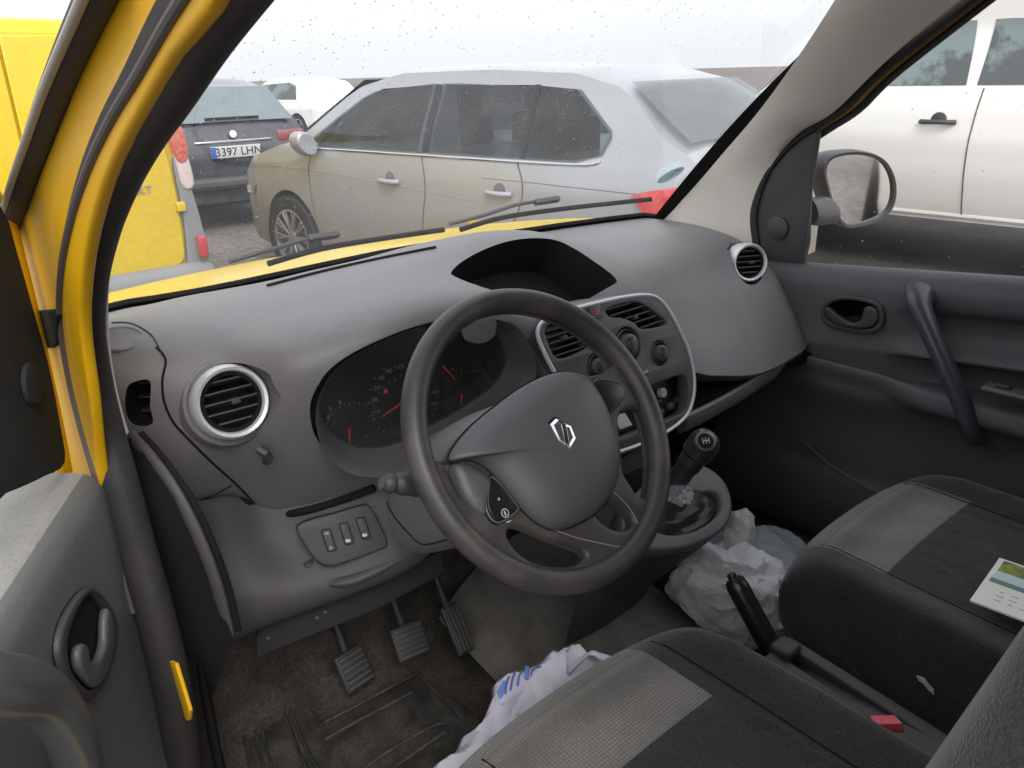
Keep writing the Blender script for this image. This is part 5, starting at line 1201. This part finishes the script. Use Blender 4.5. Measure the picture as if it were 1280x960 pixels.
g.done('rear_window', [mat('rear_glass', (.16, .20, .22), .12, var=.4, vscale=4, vcol=(.25, .28, .29))], dk.root)
g = G(); g.box(V((.05, .12, 1.12)), X3*.28, Y3*.01, Z3*.014, .004); g.done('rear_wiper', [M['matblack']], dk.root)
g = G(); g.box(V((0, -.012, .80)), X3*.26, Y3*.012, Z3*.058, .004, 0); g.box(V((-.235, -.026, .80)), X3*.024, Y3*.002, Z3*.054, 0, 1); g.text('3397 LHN', V((.025, -.027, .798)), X3, Z3, .115, .0008, 2); g.done('number_plate', [M['mark'], mat('plate_blue', (.04, .12, .5), .4), M['matblack']], dk.root, weld=False)
g = G(); g.tube(cr([V((-.83, .12, .50)), V((-.7, .0, .50)), V((0, -.06, .50)), V((.7, .0, .50)), V((.83, .12, .50))], 5), .06, 10, flat=1, upv=(0, 0, 1)); g.done('bumper', [mat('dark_bumper', (.06, .06, .065), .6)], dk.root)
g = G(); g.box(V((0, .02, .90)), X3*.4, Y3*.01, Z3*.012, .004); g.lathe(V((0, .02, .97)), V((0, -1, .2)), [(.04, 0), (.036, .012), (0, .014)], 24); g.done('badge', [M['chrome']], dk.root)
for sx in (-1, 1):
    dk.panel('tail_light', [(.06, .98), (.34, 1.0), (.30, .84), (.05, .84)], mat('tail_red_dark', (.25, .05, .055), .25, coat=.8, var=.4, vscale=20, vcol=(.3, .18, .18)), sx, .01)
    g = G(); g.box(V((sx*.62, .045, .92)), X3*.15, Y3*.03, Z3*.06, .02); g.done('tail_light', [mat('tail_red_dark2', (.25, .05, .055), .25, coat=.8)], dk.root)
dk.place(2.5, 7.35, -4)

# ---- white cars ----
wp_ = mat('white_car_paint', (.80, .79, .76), .3, coat=.5)
w1 = Car('parked_car', 'white car far off behind the silver car bonnet', 'car', 4.2, .88,
   [(0, .80), (.10, 1.0), (.5, 1.38), (1.1, 1.47), (2.1, 1.46), (2.9, 1.10), (3.1, .98), (3.8, .85), (4.2, .6)],
   [(0, .88), (.15, .95), (.5, 1.0), (3.4, .97), (3.9, .85), (4.2, .6)],
   [(.15, .92), (.4, 1.0), (.75, 1.0), (.95, .95), (1.4, .72), (1.6, .65)], [(0, .30), (.3, .22), (4.1, .22)], wp_, [.75, 3.3], .31)
lathe_wheels(w1, (.75, 3.3), .31, .88)
for sx in (-1, 1): w1.panel('side_window', [(.75, .98), (2.95, .98), (2.3, 1.36), (1.2, 1.38), (.9, 1.3)], carglass, sx)
g = G(); g.box(V((0, -.012, .70)), X3*.26, Y3*.012, Z3*.058, .004, 0); g.done('number_plate', [mat('far_plate', (.55, .55, .55), .5)], w1.root)
g = G(); g.box(V((0, .03, .42)), X3*.6, Y3*.05, Z3*.08, .03); g.done('bumper_insert', [M['matblack']], w1.root)
w1.place(9.9, 18.1, 10)

wdp = mat('white_suv_paint', (.72, .70, .66), .3, coat=.5); dirty(wdp, .15, .55, (.62, .58, .52))
w2 = Car('parked_car', 'large white vehicle parked broadside outside the passenger window with a black door handle', 'car', 4.9, .93,
   [(0, .95), (.1, 1.25), (.3, 1.65), (.8, 1.86), (2.8, 1.86), (3.5, 1.38), (3.8, 1.18), (4.5, 1.10), (4.9, .8)],
   [(0, .9), (.3, 1.0), (4.3, .98), (4.9, .8)],
   [(.2, .90), (.40, .955), (.55, .985), (.72, 1.0), (.95, .992), (1.10, .96), (1.7, .72)], [(0, .45), (.3, .40), (4.9, .40)], wdp, [.95, 3.85], .38)
lathe_wheels(w2, (.95, 3.85), .38, .93)
for sx in (-1, 1):
    w2.panel('side_window', [(2.05, 1.32), (3.25, 1.32), (2.8, 1.74), (2.1, 1.74)], carglass, sx); w2.panel('side_window', [(.8, 1.32), (1.98, 1.32), (1.98, 1.74), (.95, 1.72)], carglass, sx)
    for y0, yh in ((1.93, 2.17), (3.05, .0), (.95, 1.17)):
        w2.line('door_gap', [(y0, 1.30), (y0+.01, .9), (y0-.02, .45)], .005, seamm, sx)
        if yh:
            g = G(); c = w2.side_pt(yh, 1.08, sx, .028); g.tube(cr([c-Y3*.12-X3*sx*.02, c-Y3*.07+X3*sx*.008, c+X3*sx*.014, c+Y3*.07+X3*sx*.008, c+Y3*.12-X3*sx*.02], 4), .018, 12, flat=.8); g.lathe(w2.side_pt(yh, 1.09, sx, 0), V((sx, 0, 0)), [(.055, 0), (.05, .003), (0, .004)], 24); g.done('door_handle', [M['dash_dark']], w2.root)
    g = G(); g.tube([w2.side_pt(y, .44, sx, -.02) for y in (1.35, 2.4, 3.45)], .03, 10); g.done('sill', [wdp], w2.root)
w2.place(6.2, -.62, 2)

# car behind us, seen in the wing mirror
w3 = w1.root.copy(); COL.objects.link(w3); w3.location = (3.7, -6.6, 0); w3.rotation_euler = (0, 0, radians(15)); w3['label'] = 'white car standing behind the delivery van, on the side of its wing mirror'
for ch in list(w1.root.children):
    c = ch.copy(); COL.objects.link(c); c.parent = w3
    for gch in ch.children: d = gch.copy(); COL.objects.link(d); d.parent = c
w3['group'] = 'white cars'; w1.root['group'] = 'white cars'

# ================================================================== LIGHT
w = bpy.data.worlds.new('World'); SC.world = w; w.use_nodes = True; nt = w.node_tree; bg = nt.nodes['Background']
sky = nt.nodes.new('ShaderNodeTexSky'); sky.sky_type = 'NISHITA'; sky.sun_disc = False; sky.sun_elevation = radians(48); sky.sun_rotation = radians(200)
sky.dust_density = 6; sky.air_density = 1.2
hs = nt.nodes.new('ShaderNodeHueSaturation'); hs.inputs['Saturation'].default_value = .18; nt.links.new(sky.outputs[0], hs.inputs['Color'])
cm = nt.nodes.new('ShaderNodeMix'); cm.data_type = 'RGBA'; cm.inputs[0].default_value = .6; cm.inputs[7].default_value = (6.0, 6.1, 6.4, 1)
nt.links.new(hs.outputs[0], cm.inputs[6]); nt.links.new(cm.outputs[2], bg.inputs[0]); bg.inputs[1].default_value = .15
sun = bpy.data.lights.new('sun', 'SUN'); sun.energy = .6; sun.angle = radians(25); sun.color = (1, .97, .93)
so = bpy.data.objects.new('sun', sun); COL.objects.link(so)
sd = V((sin(radians(200))*cos(radians(48)), cos(radians(200))*cos(radians(48)), sin(radians(48))))
so.rotation_euler = sd.to_track_quat('Z', 'Y').to_euler(); so.location = (0, 0, 20)
SC.view_settings.view_transform = 'Standard'; SC.view_settings.look = 'None'; SC.view_settings.exposure = 1.0; SC.view_settings.gamma = 1
SC.render.engine = 'CYCLES'; SC.cycles.max_bounces = 10; SC.cycles.transparent_max_bounces = 24; SC.cycles.diffuse_bounces = 4
